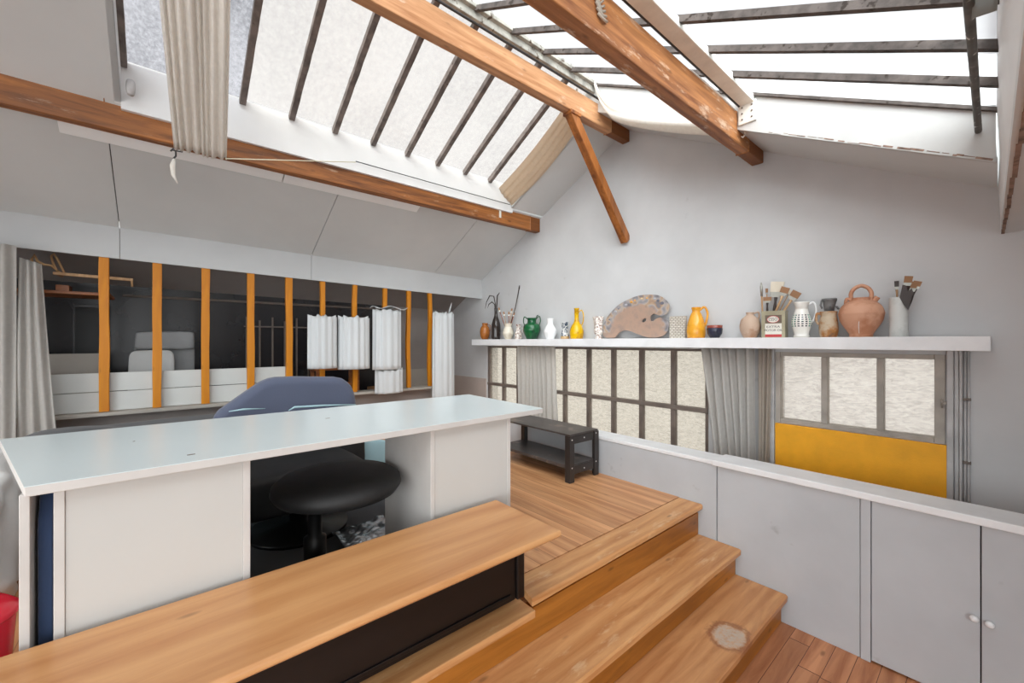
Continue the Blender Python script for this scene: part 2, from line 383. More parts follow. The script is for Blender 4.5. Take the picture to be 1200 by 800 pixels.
# knee wall under the studs, alcove back, alcove floor
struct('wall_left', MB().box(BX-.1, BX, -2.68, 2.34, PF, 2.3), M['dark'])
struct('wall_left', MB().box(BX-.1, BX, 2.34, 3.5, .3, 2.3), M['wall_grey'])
struct('wall_right', MB().box(1.6, 1.7, .6, 3.5, 0, 2.5).box(1.6, 1.7, -2.7, .6, 0, .7).box(1.6, 1.7, -2.7, -2.5, .7, 2.5).box(1.6, 1.7, -2.5, .6, 2.24, 2.5), M['wall'])
w = srest('fill_window_6'); f = MB()  # unseen side window, added to brighten the left of the room
for i in range(6): f.box(1.62, 1.66, -2.5+i*.62-.02, -2.5+i*.62+.02, .7, 2.24)
link('window_frame', f, M['winbar'], w); link('glass', MB().box(1.64, 1.645, -2.49, .59, .71, 2.23), M['glass_right'], w)
# rear wall with a wide unseen window behind the viewer, added for fill light
r = MB(); r.box(-5.7, -3.4, -2.8, -2.7, 0, 4.1); r.box(-3.4, 1.3, -2.8, -2.7, 0, .6); r.box(1.3, 1.7, -2.8, -2.7, 0, 4.1); r.box(-3.4, 1.3, -2.8, -2.7, 2.45, 4.1)
struct('wall_front', r, M['wall'])
w = srest('fill_window_5'); 
f = MB()
for i in range(8): f.box(-3.4+i*.6686-.02, -3.4+i*.6686+.02, -2.79, -2.74, .6, 2.45)
f.box(-3.4, 1.3, -2.79, -2.74, .6, .64); f.box(-3.4, 1.3, -2.79, -2.74, 2.41, 2.45)
link('window_frame', f, M['winbar'], w); link('glass', MB().box(-3.4, 1.3, -2.77, -2.765, .62, 2.43), M['glass_right'], w)

# ceiling: sloping boards, 1.5 m wide, with open joints and a dark backing
def rise(y): return .02*(GY-y)
def slope_board(m, xa, xb, ya, yb, fz, t=.03, up=0):
    pts = [(xa, ya, fz(xa)+up), (xb, ya, fz(xb)+up), (xb, yb, fz(xb)+up), (xa, yb, fz(xa)+up)]
    m.extrude(pts, (0, 0, t))
c = MB(); seams = [-2.7, -1.777, -.277, 1.223, 2.723, GY]
def quad_board(m, ya, yb):
    x0, x1 = KX, -3.56
    pts = [(x0, ya, zl(x0)+rise(ya)), (x1, ya, zl(x1)), (x1, yb, zl(x1)), (x0, yb, zl(x0)+rise(yb))]
    m.extrude(pts, (0, 0, .03))
for a, b_ in zip(seams[:-1], seams[1:]): quad_board(c, a+.003, b_-.003)
struct('ceiling', c, M['ceil'])
c = MB(); slope_board(c, -3.56, RX, -2.7, -.2, zl); slope_board(c, -3.54, RX, 3.02, GY, zl)
slope_board(c, RX, .01, 3.02, GY, zr); slope_board(c, RX, .01, -2.7, -1.5, zr)
struct('ceiling', c, M['ceil'])
c = MB()
c.extrude([(KX, -2.7, zl(KX)+.18), (-3.6, -2.7, zl(-3.6)+.045), (-3.6, GY, zl(-3.6)+.045), (KX, GY, zl(KX)+.045)], (0, 0, .02))
struct('ceiling', c, M['seam'])
# alcove ceiling (the roof going on down behind the lintel)
c = MB(); c.extrude([(BX-.1, -2.7, 2.17), (KX-.02, -2.7, 2.60), (KX-.02, GY, 2.50), (BX-.1, GY, 2.07)], (0, 0, .03))
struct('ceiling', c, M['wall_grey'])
# flat low ceiling on the right
struct('ceiling', MB().extrude([(.022, GY, 2.225), (1.65, GY, 2.3), (1.65, -2.7, 2.3), (.06, -2.7, 2.225)], (0, 0, .05)), M['ceil'])

# lintel board in front of the ceiling's foot
l = MB()
for ya, yb in ((-2.7, -.279), (-.275, 1.221), (1.225, GY)):
    za = lambda y: 2.522+rise(y); zb = lambda y: 2.25+rise(y)*1.1
    l.extrude([(KX, ya, zb(ya)), (KX, yb, zb(yb)), (KX, yb, za(yb)), (KX, ya, za(ya))], (-.03, 0, 0))
struct('trim_1', l, M['lintel'])
# skylight curbs
l = MB()
l.box(-3.59, -3.555, -.2, 3.035, 3.10, zl(-3.55)+.255)
struct('trim_2', l, M['ceil_white'])
l = MB()
l.extrude([(-3.54, 3.0, zl(-3.54)), (RX, 3.0, RZ), (RX, 3.0, RZ+.27), (-3.54, 3.0, zl(-3.54)+.27)], (0, .03, 0))
l.extrude([(RX, 3.0, RZ), (.005, 3.0, zr(.005)), (.005, 3.0, zr(.005)+.27), (RX, 3.0, RZ+.27)], (0, .03, 0))
struct('trim_3', l, M['chip'])
l = MB(); rn = random.Random(3); x_ = -.95
while x_ < -.01:
    w_ = rn.uniform(.01, .06); h_ = rn.uniform(.002, .009)*(.4+.6*min(1, (x_+1)*1.6)); zz = zr(x_)+rn.uniform(.004, .014)
    l.bar((x_, 2.9995, zz), (x_+w_, 2.9995, zz-.527*w_), .003, h_); x_ += w_*rn.uniform(.8, 1.5)
struct('trim_9', l, M['rust'])
l = MB()
l.extrude([(-3.57, -.2, zl(-3.57)), (RX, -.2, RZ), (RX, -.2, RZ+.27), (-3.57, -.2, zl(-3.57)+.27)], (0, -.03, 0))
l.extrude([(RX, -1.5, RZ), (.005, -1.5, zr(.005)), (.005, -1.5, zr(.005)+.27), (RX, -1.5, RZ+.27)], (0, -.03, 0))
l.extrude([(RX-.01, -.2, RZ-.02), (RX-.01, -1.5, RZ-.02), (RX-.01, -1.5, RZ+.27), (RX-.01, -.2, RZ+.27)], (.02, 0, 0))
struct('trim_4', l, M['ceil_white'])
# right-hand fascia of the roof well, with its raw lower edge
l = MB(); n = 16; top = []; bot = []
for i in range(n+1):
    y = -2.69+(GY-.005+2.69)*i/n; wob = .004*math.sin(i*1.9)
    bx = .022+.038*(GY-y)/3; bot.append((bx, y, 2.24)); top.append((.006+wob*.4, y, 2.78))
vs = []; 
for a, b_ in zip(bot, top): vs += [a, b_, (a[0]+.03, a[1], a[2]), (b_[0]+.05, b_[1], b_[2])]
fs = []
for i in range(n):
    o = 4*i; fs += [(o, o+1, o+5, o+4), (o+2, o+6, o+7, o+3), (o+1, o+3, o+7, o+5), (o, o+4, o+6, o+2)]
l.add(vs, fs); struct('trim_5', l, M['ceil_white'])
l = MB()
for i in range(n*3):
    y = -2.69+(GY-.015+2.69)*i/(n*3); y2 = -2.69+(GY-.015+2.69)*(i+1)/(n*3)
    j = .004*noise.noise(Vector((i*.7, 0, 3)))
    x_ = .022+.038*(GY-y)/3+.001
    l.box(x_+j, x_+.012+j, y, y2, 2.222, 2.262+j)
struct('trim_6', l, M['rust'])

# skylights: glass, glazing bars
def skylight(name, xa, xb, fz, ys, gm, ya, yb, dirty=None, barw=.04, barh=.045, bm='bar'):
    w = srest(name); up = .25
    gl = MB(); slope_board(gl, xa, xb, ya, yb, fz, .006, up+.012)
    if dirty: 
        gl = MB(); slope_board(gl, xa, xb, dirty, yb, fz, .006, up+.012)
        g2 = MB(); slope_board(g2, xa, xb, ya, dirty, fz, .006, up+.012); link('glass', g2, M['glass_dirty'], w)
    link('glass', gl, M[gm], w)
    for y in ys:
        b = MB(); n = 14; bh = barh*(.5 if y > 2.95 and fz is zr else 1)
        for i in range(n):
            x0 = xa+(xb-xa)*i/n; x1 = xa+(xb-xa)*(i+1)/n; j = .0025*noise.noise(Vector((i*.9, y*7, 1)))
            b.bar((x0, y+j, fz(x0)+up-bh*.4), (x1, y+.0025*noise.noise(Vector(((i+1)*.9, y*7, 1))), fz(x1)+up-bh*.4), barw, bh)
        link('glazing_bar', b, M[bm], w)
    return w
skylight('window_3', -3.55, RX, zl, [.12+.3225*i for i in range(9)]+[-.19], 'glass_left', -.2, 3.02, dirty=.44)
skylight('window_4', RX, .02, zr, [2.99-.33*i for i in range(14)], 'glass_right', -1.5, 3.02, barw=.03, barh=.032, bm='bar_dark')

# steel ridge, purlin under the right glass, rods
b = MB(); b.bar((RX+.0, -1.5, RZ+.235), (RX, 3.0, RZ+.235), .10, .045); b.bar((RX, -1.5, RZ+.19), (RX, 3.0, RZ+.19), .035, .06)
tag(link('ridge_bar', b, M['ridge'], bevel=.004), 'weathered grey ridge bar where the two skylight slopes meet', 'steel bar')
x_ = -1.075; b = MB(); b.bar((x_, -1.5, zr(x_)+.20), (x_, 2.99, zr(x_)+.20), .085, .05)
p = thing('glazing_purlin', 'pale painted steel bar under the right skylight glass, bolted to the far curb', 'steel bar', (x_, 2.99, zr(x_)+.14))
link('bar', b, M['steel_pale'], p, bevel=.004)
b = MB(); b.box(x_-.055, x_+.055, 2.984, 2.999, zr(x_)+.05, zr(x_)+.19)
pl = link('fixing_plate', b, M['steel_pale'], p, bevel=.003)
for dx in (-.03, .03):
    for dz in (.08, .12, .16): link('bolt', MB().lump(x_+dx-.006, x_+dx+.006, 2.977, 2.985, zr(x_)+dz-.006, zr(x_)+dz+.006, 1, 0, 1, 12), M['winbar'], p)

def rod(name, pts, r, mat, label, cat='rod'):
    return tag(link(name, MB().tube(pts, r, 10), M[mat]), label, cat)
rod('curtain_rod', [(-2.29, -.17, 3.80), (-2.29, 1.5, 3.80), (-2.29, 2.995, 3.80)], .009, 'rod', 'thin dark curtain rod running just below the ridge bar')
rod('curtain_rod', [(-1.125, -1.45, 3.24), (-1.125, 1, 3.24), (-1.125, 2.995, 3.235)], .008, 'rod', 'dark curtain rod running along the large right-hand beam')
rod('metal_pipe', [(-.05, -1.4, 2.655), (-.049, .8, 2.655), (-.05, 2.995, 2.65)], .0125, 'pipe', 'thin flaking metal pipe hanging below the right skylight near the fascia')

# ---------------------------------------------------------------- timber
def beam(label, x0, x1, z0, z1, ya, yb, mat, endlen=.3, splits=14):
    t = thing('roof_beam', label, 'beam', ((x0+x1)/2, yb, z0), 0)
    m = MB(); n = splits; ym = yb-endlen
    def sec(y, k): 
        j = lambda q: .004*noise.noise(Vector((y*1.3, q*3.1+k, x0)))
        return [(x0+j(0), y, z0+j(1)), (x1+j(2), y, z0+j(3)), (x1+j(4), y, z1+j(5)), (x0+j(6), y, z1+j(7))]
    ys = [ya+(ym-ya)*i/n for i in range(n+1)]
    vs = []; fs = []
    for y in ys: vs += sec(y, 0)
    for i in range(n):
        o = 4*i; fs += [(o, o+4, o+5, o+1), (o+1, o+5, o+6, o+2), (o+2, o+6, o+7, o+3), (o+3, o+7, o+4, o)]
    fs = [tuple(reversed(q)) for q in fs]
    fs += [(0, 1, 2, 3), (4*n+3, 4*n+2, 4*n+1, 4*n)]
    m.add(vs, fs); link('timber', m, M[mat], t, bevel=.006)
    link('end', MB().box(x0, x1, ym, yb, z0, z1), M['beam_end'], t, bevel=.006); return t
# three purlins
b1 = beam('large orange wooden beam crossing below the right skylight', -1.225, -1.143, 3.0, 3.215, -2.69, GY-.002, 'beam')
b2 = beam('orange wooden beam below the left side of the ridge, holding the diagonal brace', -2.405, -2.325, 3.60, 3.79, -2.69, GY-.002, 'beam_pale')
b3 = beam('orange wooden beam along the foot of the left skylight', -3.665, -3.584, 2.965, 3.155, -2.69, GY-.002, 'beam_lower', endlen=.16)
m = MB(); m.bar((-2.365, 2.66, 3.62), (-2.365, 3.495, 2.63), .075, .085, up=(0, 1, .3))
t = thing('diagonal_brace', 'slanting orange wooden brace from the ridge beam down to the gable wall', 'brace', (-2.365, 3.49, 2.6))
link('timber', m, M['brace'], t, bevel=.006)
m = MB().bar((-2.365, 2.63, 3.592), (-2.365, 2.76, 3.592), .10, .03); link('notch_block', m, M['brace'], t, bevel=.004)
# flat white battens beside the lower beam
for xa, ya, yb, lab in ((-3.80, -.50, .755, 'long'), (-3.80, .765, 1.99, 'short')):
    m = MB(); z = lambda x: zl(x)-.002
    m.extrude([(xa-.055, ya, z(xa-.055)), (xa+.055, ya, z(xa+.055)), (xa+.055, yb, z(xa+.055)), (xa-.055, yb, z(xa-.055))], (0, 0, -.022))
    tag(link('batten', m, M['batten'], bevel=.002), 'white flat batten on the sloping ceiling, the one %s' % ('behind the hanging curtain' if lab == 'long' else 'nearer the gable wall'), 'batten')

# ---------------------------------------------------------------- windows in the gable wall
wy = GY+.02
def xg(u, Y=GY): return at_y(u, 400, Y).x
w = srest('window_1'); zmid = 1.045
link('glass', MB().box(W1[0], W1[1], wy+.02, wy+.026, W1[2], W1[3]), M['glass_ribbed'], w)
f = MB(); f.box(W1[0], W1[0]+.04, wy-.005, wy+.05, W1[2], W1[3]); f.box(W1[1]-.035, W1[1], wy-.005, wy+.05, W1[2], W1[3])
f.box(W1[0]+.041, W1[1]-.036, wy-.004, wy+.05, W1[3]-.022, W1[3]); f.box(W1[0]+.041, W1[1]-.036, wy-.004, wy+.05, W1[2], W1[2]+.03)
link('window_frame', f, M['winbar'], w, bevel=.002)
f = MB()
for u in (588.5, 605.5, 632, 660, 688, 717, 750, 787.5): f.box(xg(u)-.021, xg(u)+.021, wy-.007, wy+.04, W1[2]+.031, W1[3]-.023)
link('mullion', f, M['winbar'], w, bevel=.002)
link('transom', MB().box(W1[0], -1.57, wy-.016, wy+.04, zmid-.02, zmid+.018), M['winbar'], w, bevel=.003)
w = srest('window_2')
link('glass', MB().box(W2[0], W2[1], wy+.02, wy+.026, W2[2], W2[3]), M['glass_wavy'], w)
f = MB(); f.box(W2[0], W2[0]+.03, wy-.034, wy+.05, W2[2], W2[3]); f.box(W2[1]-.045, W2[1], wy-.034, wy+.05, W2[2], W2[3])
f.box(W2[0]+.031, W2[1]-.046, wy-.03, wy+.05, W2[3]-.03, W2[3]); f.box(W2[0]+.031, W2[1]-.046, wy-.03, wy+.05, W2[2], W2[2]+.03)
for u in (966, 1031.5): f.box(xg(u)-.017, xg(u)+.017, wy-.026, wy+.045, W2[2]+.031, W2[3]-.031)
link('window_frame', f, M['winbar2'], w, bevel=.003)
link('latch', MB().box(W2[1]-.02, W2[1]+.006, wy-.05, wy-.03, 1.27, 1.285).tube([(W2[1]-.012, wy-.045, 1.25), (W2[1]-.012, wy-.055, 1.30)], .005, 8), M['winbar2'], w)
# yellow panel, moulded jambs, pipes
tag(link('painted_board', MB().box(-1.06, -.172, GY-.022, GY-.001, .5, 1.03), M['yellow'], bevel=.003), 'bright yellow painted panel below the three-pane window', 'panel')
j = MB()
for k, (a, b_, d) in enumerate(((-.180, -.152, .03), (-.150, -.132, .018), (-.130, -.118, .03))): j.box(a, b_, GY-d, GY-.001, .2, 1.584)
j.box(-1.098, -1.066, GY-.02, GY-.001, .2, 1.584)
struct('trim_7', j, M['mould'], bevel=.004)
p = thing('wall_pipes', 'pair of thin painted vertical pipes beside the yellow panel', 'pipe', (-.1, GY-.015, .1))
for q in (-.108, -.094): link('pipe', MB().tube([(q, GY-.014, .1), (q, GY-.014, 1.583)], .0055, 8), M['mould'], p)
for q in (.94, 1.3): link('pipe_clip', MB().box(-.117, -.085, GY-.03, GY-.001, q, q+.014), M['winbar'], p)

# curtain maker: pleated sheet between two rails
def curtain(name, t0, t1, b0, b1, n, amp, nrm, mat, label, waist=None, bulge=0, nu=None, jit=.3, parent=None, seed=0, solid=.003, group=None):
    t0, t1, b0, b1, nrm = map(Vector, (t0, t1, b0, b1, nrm)); nrm.normalize(); nu = nu or n*10
    rnd = random.Random(seed); ph = [rnd.uniform(-jit, jit) for _ in range(n+2)]; am = [rnd.uniform(.55, 1.2) for _ in range(n+2)]
    def fn(s, v):
        sw = s
        if waist: 
            k = 1-waist[1]*math.exp(-((v-waist[0])/.18)**2); sw = .5+(s-.5)*k
        p = t0.lerp(t1, sw).lerp(b0.lerp(b1, sw), v)
        i = min(int(s*n), n); fr = s*n-i
        a = am[i]*(1-fr)+am[i+1]*fr; q = ph[i]*(1-fr)+ph[i+1]*fr
        off = amp*a*math.sin(2*PI*(s*n)+q*2+v*q*1.5)+amp*.3*math.sin(v*5+s*11+seed)
        return p+nrm*(off+bulge*math.sin(PI*v))
    o = link(name, MB().sheet(fn, nu, 20), M[mat], solid=solid)
    return tag(o, label, 'curtain', group)
cy = 3.44
curtain('window_curtain', (xg(607, cy), cy, 1.583), (xg(650, cy), cy, 1.583), (xg(607, cy)+.0, cy, .35), (xg(655, cy), cy, .35), 9, .024, (0, -1, 0), 'curtain_grey', 'grey-white pleated curtain on the long window beside the low black table', seed=1)
curtain('window_curtain', (xg(823, cy), cy, 1.583), (xg(885, cy), cy, 1.583), (xg(845, cy), cy, .35), (xg(886, cy), cy, .35), 6, .026, (0, -1, 0), 'curtain_grey', 'off-white curtain gathered at the right end of the long window', seed=2)
curtain('window_curtain', (xg(888, cy), cy+.012, 1.583), (xg(904, cy), cy+.012, 1.583), (xg(888, cy), cy+.012, .35), (xg(899, cy), cy+.01, .35), 3, .015, (0, -1, 0), 'curtain_beige', 'narrow beige curtain strip left of the yellow panel', seed=3)

# ---------------------------------------------------------------- shelf
sx0, sx1, sy0, sz = -4.716, -.012, 3.275, 1.664
tag(link('long_shelf', MB().box(sx0, sx1, sy0, GY-.002, 1.585, sz), M['shelf'], bevel=.003), 'long thick white wall shelf carrying the pots above the gable windows', 'shelf')

# ---------------------------------------------------------------- low partition with cupboards
pt = thing('low_partition', 'low grey panelled partition with cupboard doors and a white cap, right of the steps', 'partition', (-.6, 2.83, 0))
ptop = .828
xs = lambda u: at_y(u, 500, 2.75).x
pn = [(-3.4, xs(840)-.003, 0), (xs(840)+.003, xs(1008)-.001, 0), (xs(1008)+.002, xs(1021)-.002, -.006), (xs(1149.5)+.09, 1.58, 0)]
for a, b_, d in pn[:3]:
    link('panel', MB().box(a, b_, 2.75+d, 2.775, 0.001, ptop), M['partition'], pt, bevel=.002)
link('panel', MB().box(-3.4, 1.58, 2.777, 2.80, 0.001, ptop), M['seam'], pt)
link('panel', MB().box(-3.4, 1.58, 2.80, 2.88, 0.001, ptop), M['partition'], pt)
xd = xs(1149.5)
def knob(x, z, parent):
    m = MB(); prof = [(.004, 0), (.006, .004), (.0055, .010), (.0135, .016), (.015, .022), (.012, .029), (.004, .032)]
    m.lathe(prof, 20); m.v = [(x+v[0], 2.75-v[2], z+v[1]) for v in m.v]; m.f = [list(reversed(q)) for q in m.f]
    k = link('knob', m, M['cap'], parent); return k
d1 = link('door', MB().box(xs(1021)+.001, xd-.002, 2.748, 2.775, .012, ptop-.001), M['partition'], pt, bevel=.003)
d2 = link('door', MB().box(xd+.002, xd+.45, 2.748, 2.775, .012, ptop-.001), M['partition'], pt, bevel=.003)
kz = lambda u, v: at_y(u, v, 2.74)
k = kz(1141.5, 723.5); knob(k.x, k.z, d1); k = kz(1160, 730.5); knob(k.x, k.z, d2)
link('panel', MB().box(xd+.454, 1.58, 2.75, 2.775, 0.001, ptop), M['partition'], pt, bevel=.002)
link('cap', MB().box(-3.42, xs(836)-.002, 2.744, 2.93, ptop+.001, .857), M['cap'], pt, bevel=.004)
link('cap', MB().box(xs(836), 1.58, 2.725, 2.935, ptop+.001, .866), M['cap'], pt, bevel=.005)

# ---------------------------------------------------------------- steps
st = thing('wooden_steps', 'three broad oiled wooden steps climbing from the lower floor to the platform', 'steps', (-1.0, 1.0, 0))
st['_w'] = (0, 0, 0); st.location = (0, 0, 0)
Z2, Z3 = .341, .173; X1, X2, X3 = -1.262, -1.025, -.774; YB = 2.744
def wavy_tread(x0, x1, z, th, ya, yb, seed):
    m = MB(); n = 30; vs = []; fs = []
    for i in range(n+1):
        y = ya+(yb-ya)*i/n; j = .004*noise.noise(Vector((y*2.3, seed, 0)))-.003*abs(noise.noise(Vector((y*5, seed, 4)))); k = .0025*noise.noise(Vector((y*3, seed, 9)))
        vs += [(x0, y, z-th), (x1+j, y, z-th), (x1+j+.002, y, z-.008+k), (x1+j-.006, y, z+k), (x0, y, z)]
    for i in range(n):
        o = 5*i
        for q in range(5): fs.append((o+q, o+(q+1) % 5, o+5+(q+1) % 5, o+5+q)[::-1])
    fs += [(0, 1, 2, 3, 4), tuple(5*n+q for q in (4, 3, 2, 1, 0))]
    return m.add(vs, fs)
YA = -1.6
# top nosing board stops short with a slanting end
m = wavy_tread(-1.425, X1, PF, .032, 1.185, YB, 1.)
m.v = [(x, y-(.04*(x+1.262)/-.163 if y < 1.19 else 0)*-1., z) for x, y, z in m.v]
link('nosing_board', m, M['tread'], st, bevel=.003)
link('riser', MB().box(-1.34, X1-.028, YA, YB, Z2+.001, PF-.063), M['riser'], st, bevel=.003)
link('edge_board', MB().box(-1.425, -1.236, YA, 1.18, PF-.062, PF-.03), M['tread'], st, bevel=.003)
link('step_tread', wavy_tread(-1.34, X2, Z2, .035, YA, YB, 2.), M['tread'], st)
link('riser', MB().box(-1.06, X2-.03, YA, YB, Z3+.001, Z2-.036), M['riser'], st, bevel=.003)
link('step_tread', wavy_tread(-1.06, X3, Z3, .035, YA, YB, 3.), M['tread_low'], st)
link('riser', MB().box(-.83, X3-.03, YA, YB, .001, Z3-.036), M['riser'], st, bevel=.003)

# ---------------------------------------------------------------- bench on the platform edge
bt = thing('wooden_bench', 'long low wooden bench with a honey-coloured slab top and blackened front', 'bench', (-1.55, .2, PF))
BZ = .896; by0, by1 = -1.5, 1.19; bx0, bx1 = -1.513, -1.098
m = MB(); n = 30; vs = []; fs = []
for i in range(n+1):
    y = by0+(by1-by0)*i/n; j = .004*noise.noise(Vector((y*2.7, 5, 0)))
    e = .006 if i == n else 0
    vs += [(bx0, y, BZ-.03), (bx1-.014, y, BZ-.032), (bx1+j, y, BZ-.02), (bx1+j, y, BZ-.009), (bx1-.006+j, y, BZ), (bx0, y, BZ)]
for i in range(n):
    o = 6*i
    for q in range(6): fs.append((o+q, o+(q+1) % 6, o+6+(q+1) % 6, o+6+q)[::-1])
fs += [tuple(range(6)), tuple(6*n+q for q in range(5, -1, -1))]
link('slab', m.add(vs, fs), M['bench_top'], bt, bevel=.004)
bf = -1.305
link('moulding', MB().box(bx0+.02, bx1-.045, by0+.05, by1-.03, BZ-.05, BZ-.032).box(bx0+.02, bx1-.075, by0+.05, by1-.045, BZ-.07, BZ-.0505), M['bench_dark'], bt, bevel=.004)
link('front_panel', MB().box(bf-.02, bf, by0+.1, 1.13, PF+.002, BZ-.071), M['bench_dark'], bt, bevel=.003)
m = MB()
for ya, yb in ((by0+.1, -.62), (-.60, .22), (.24, 1.10)):
    m.box(bf, bf+.008, ya, yb, BZ-.11, BZ-.09); m.box(bf, bf+.006, ya, yb, PF+.02, PF+.035)
link('carved_rail', m, M['bench_dark'], bt, bevel=.002)
link('corner_post', MB().box(bf-.03, bf+.012, 1.131, 1.172, PF+.002, BZ-.071), M['bench_dark'], bt, bevel=.006)
link('side_panel', MB().box(bx0+.03, bf-.031, 1.14, 1.165, PF+.001, BZ-.071), M['bench_dark'], bt, bevel=.003)
link('back_panel', MB().box(bx0+.01, bx0+.029, by0+.1, 1.165, PF+.001, BZ-.071), M['bench_dark'], bt, bevel=.003)

# ---------------------------------------------------------------- desk
dk = thing('white_desk', 'long white laminate desk with two panelled pedestals on the platform', 'desk', (-1.9, .6, PF))
DZ = 1.286
m = MB().extrude([(-1.514, -.254, DZ-.026), (-1.535, 1.52, DZ-.026), (-2.26, 1.545, DZ-.026), (-2.31, -.445, DZ-.026)], (0, 0, .024))
top = link('desk_top', m, M['edge'], dk, bevel=.002)
m = MB().extrude([(-1.514, -.254, DZ-.0019), (-1.535, 1.52, DZ-.0019), (-2.26, 1.545, DZ-.0019), (-2.31, -.445, DZ-.0019)], (0, 0, .0019))
link('laminate_sheet', m, M['laminate'], dk)
for (cu_, cv_, l_) in ((224, 532.5, .02), (384, 490, .018), (157, 517, .006)):
    r_ = ray(cu_, cv_); k_ = (DZ-H)/r_.z
    link('chip_mark', MB().box(r_.x*k_-.005, r_.x*k_+.005, r_.y*k_-l_/2, r_.y*k_+l_/2, DZ+.0002, DZ+.0008), M['winbar'], dk)
def pedestal(ya, yb, xf, xb):
    link('side_panel', MB().box(xb, xf, ya, ya+.02, PF+.003, DZ-.027), M['edge'], dk, bevel=.0015)
    link('side_panel', MB().box(xb, xf, yb-.02, yb, PF+.003, DZ-.027), M['edge'], dk, bevel=.0015)
    link('back_panel', MB().box(xf-.02, xf-.003, ya+.0205, yb-.0205, PF+.003, DZ-.027), M['desk_panel'], dk)
    link('bottom_panel', MB().box(xb, xf-.021, ya+.0205, yb-.0205, PF+.03, PF+.048), M['desk_panel'], dk)
pedestal(-.211, .214, -1.545, -2.13)
pedestal(.872, 1.318, -1.56, -2.035)
link('end_panel', MB().box(-2.25, -1.545, -.268, -.250, PF+.003, DZ-.027), M['edge'], dk, bevel=.0015)

# ---------------------------------------------------------------- low black table
tt = thing('low_table', 'low black two-tier table with steel screws against the partition', 'table', (-2.55, 2.53, PF))
tx0, tx1, ty0, ty1, tz = -2.99, -2.095, 2.36, 2.705, .925
link('table_top', MB().box(tx0, tx1, ty0, ty1, tz-.014, tz), M['tabletop'], tt, bevel=.003)
lw = .05
for x, y in ((tx1-lw, ty0), (tx1-lw, ty1-.045), (tx0, ty0), (tx0, ty1-.045)):
    link('leg', MB().box(x, x+lw, y, y+.045, PF+.002, tz-.015) if x < -2.5 else MB().box(tx1-.018, tx1, y, y+.055, PF+.002, tz-.015).box(tx1-.05, tx1-.018, y if y < 2.5 else ty1-.014, (y if y < 2.5 else ty1-.014)+.014, PF+.002, tz-.015), M['blackpaint'], tt, bevel=.002)
link('lower_shelf', MB().box(tx0+.001, tx1-.02, ty0+.01, ty1-.01, PF+.105, PF+.13), M['tabletop'], tt, bevel=.002)
for z0, z1 in ((tz-.08, tz-.016), (PF+.06, PF+.125)):
    link('end_rail', MB().box(tx1-.016, tx1-.004, ty0+.056, ty1-.056, z0, z1), M['blackpaint'], tt, bevel=.002)
m = MB()
for y, z in ((ty0+.027, tz-.045), (ty1-.027, tz-.03), ((ty0+ty1)/2, tz-.045), (ty0+.027, PF+.115), (ty1-.027, PF+.115), ((ty0+ty1)/2, PF+.09)):
    link('screw', MB().lump(tx1-.006, tx1+.004, y-.006, y+.006, z-.006, z+.006, 1, 0, 1, 14), M['screw'], tt)

# ---------------------------------------------------------------- orange posts and ledge
us = [122, 184, 241, 294, 339, 378, 416, 451, 479, 504]
words = ['first', 'second', 'third', 'fourth', 'fifth', 'sixth', 'seventh', 'eighth', 'ninth', 'tenth']
for i, u in enumerate(us):
    P = at_x(u, 400, KX-.02); y = P.y; hw = .031; tw = .03 if i < 4 else .024
    m = MB(); n = 10; vs = []; fs = []
    zt = 2.25+rise(y)*1.1+.02
    for k in range(n+1):
        z = 1.052+(zt-1.052)*k/n; j = .006*noise.noise(Vector((z*2.1, i*3.3, 0)))+(.012*math.sin(z*6+i) if i > 5 else 0)*.5
        w_ = hw*(1+.12*noise.noise(Vector((z*3, i*1.7, 5)))); w_ *= (.8 if i > 4 else 1)
        vs += [(KX-.055, y-w_+j, z), (KX-.012, y-w_+j, z), (KX-.012, y+w_+j, z), (KX-.055, y+w_+j, z)]
    for k in range(n):
        o = 4*k
        for q in range(4): fs.append((o+q, o+(q+1) % 4, o+4+(q+1) % 4, o+4+q))
    fs += [(3, 2, 1, 0), tuple(4*n+q for q in range(4))]
    o = link('wooden_post', m.add(vs, fs), M['orange'], bevel=.003)
    tag(o, 'orange painted wooden post under the lintel, %s from the left of the row' % words[i] if i < 9 else 'orange painted wooden post under the lintel, last of the row, behind the tall pleated cloth', 'post', 'orange posts under the lintel')
struct('trim_8', MB().box(KX-.16, KX+.03, -2.68, 2.744, 1.02, 1.05), M['beigeboard'], bevel=.004)
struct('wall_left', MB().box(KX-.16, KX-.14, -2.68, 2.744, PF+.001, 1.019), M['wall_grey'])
for z0, z1, lab in ((1.052, 1.212, 'lower'), (1.217, 1.372, 'upper')):
    tag(link('low_board', MB().box(KX-.085, KX-.063, -1.5, .985, z0, z1), M['board'], bevel=.002), 'long white board behind the orange posts, the %s of two' % lab, 'board')
tag(link('partition_board', MB().box(-5.2, -5.17, -1.4, at_x(118, 400, -5.17).y+.02, PF+.001, 1.53), M['beigeboard']), 'beige board standing behind the left end of the white boards', 'board')
tag(link('partition_board', MB().box(BX+.001, BX+.02, 2.4, 3.48, .301, 1.23), M['beigeboard']), 'grey-beige low board at the back of the alcove beside the tall pleated cloth', 'board')
tag(link('partition_board', MB().box(BX+.03, W1[0]-.01, GY-.02, GY-.001, .31, 1.11), M['pinkboard']), 'pinkish low board on the gable wall left of the long window', 'board')
# thin shelf rail in the alcove
tag(link('wall_rail', MB().box(BX+.001, BX+.02, -.3, 2.3, 2.075, 2.10), M['winbar'], bevel=.003), 'thin dark wooden rail high across the back of the alcove', 'rail')
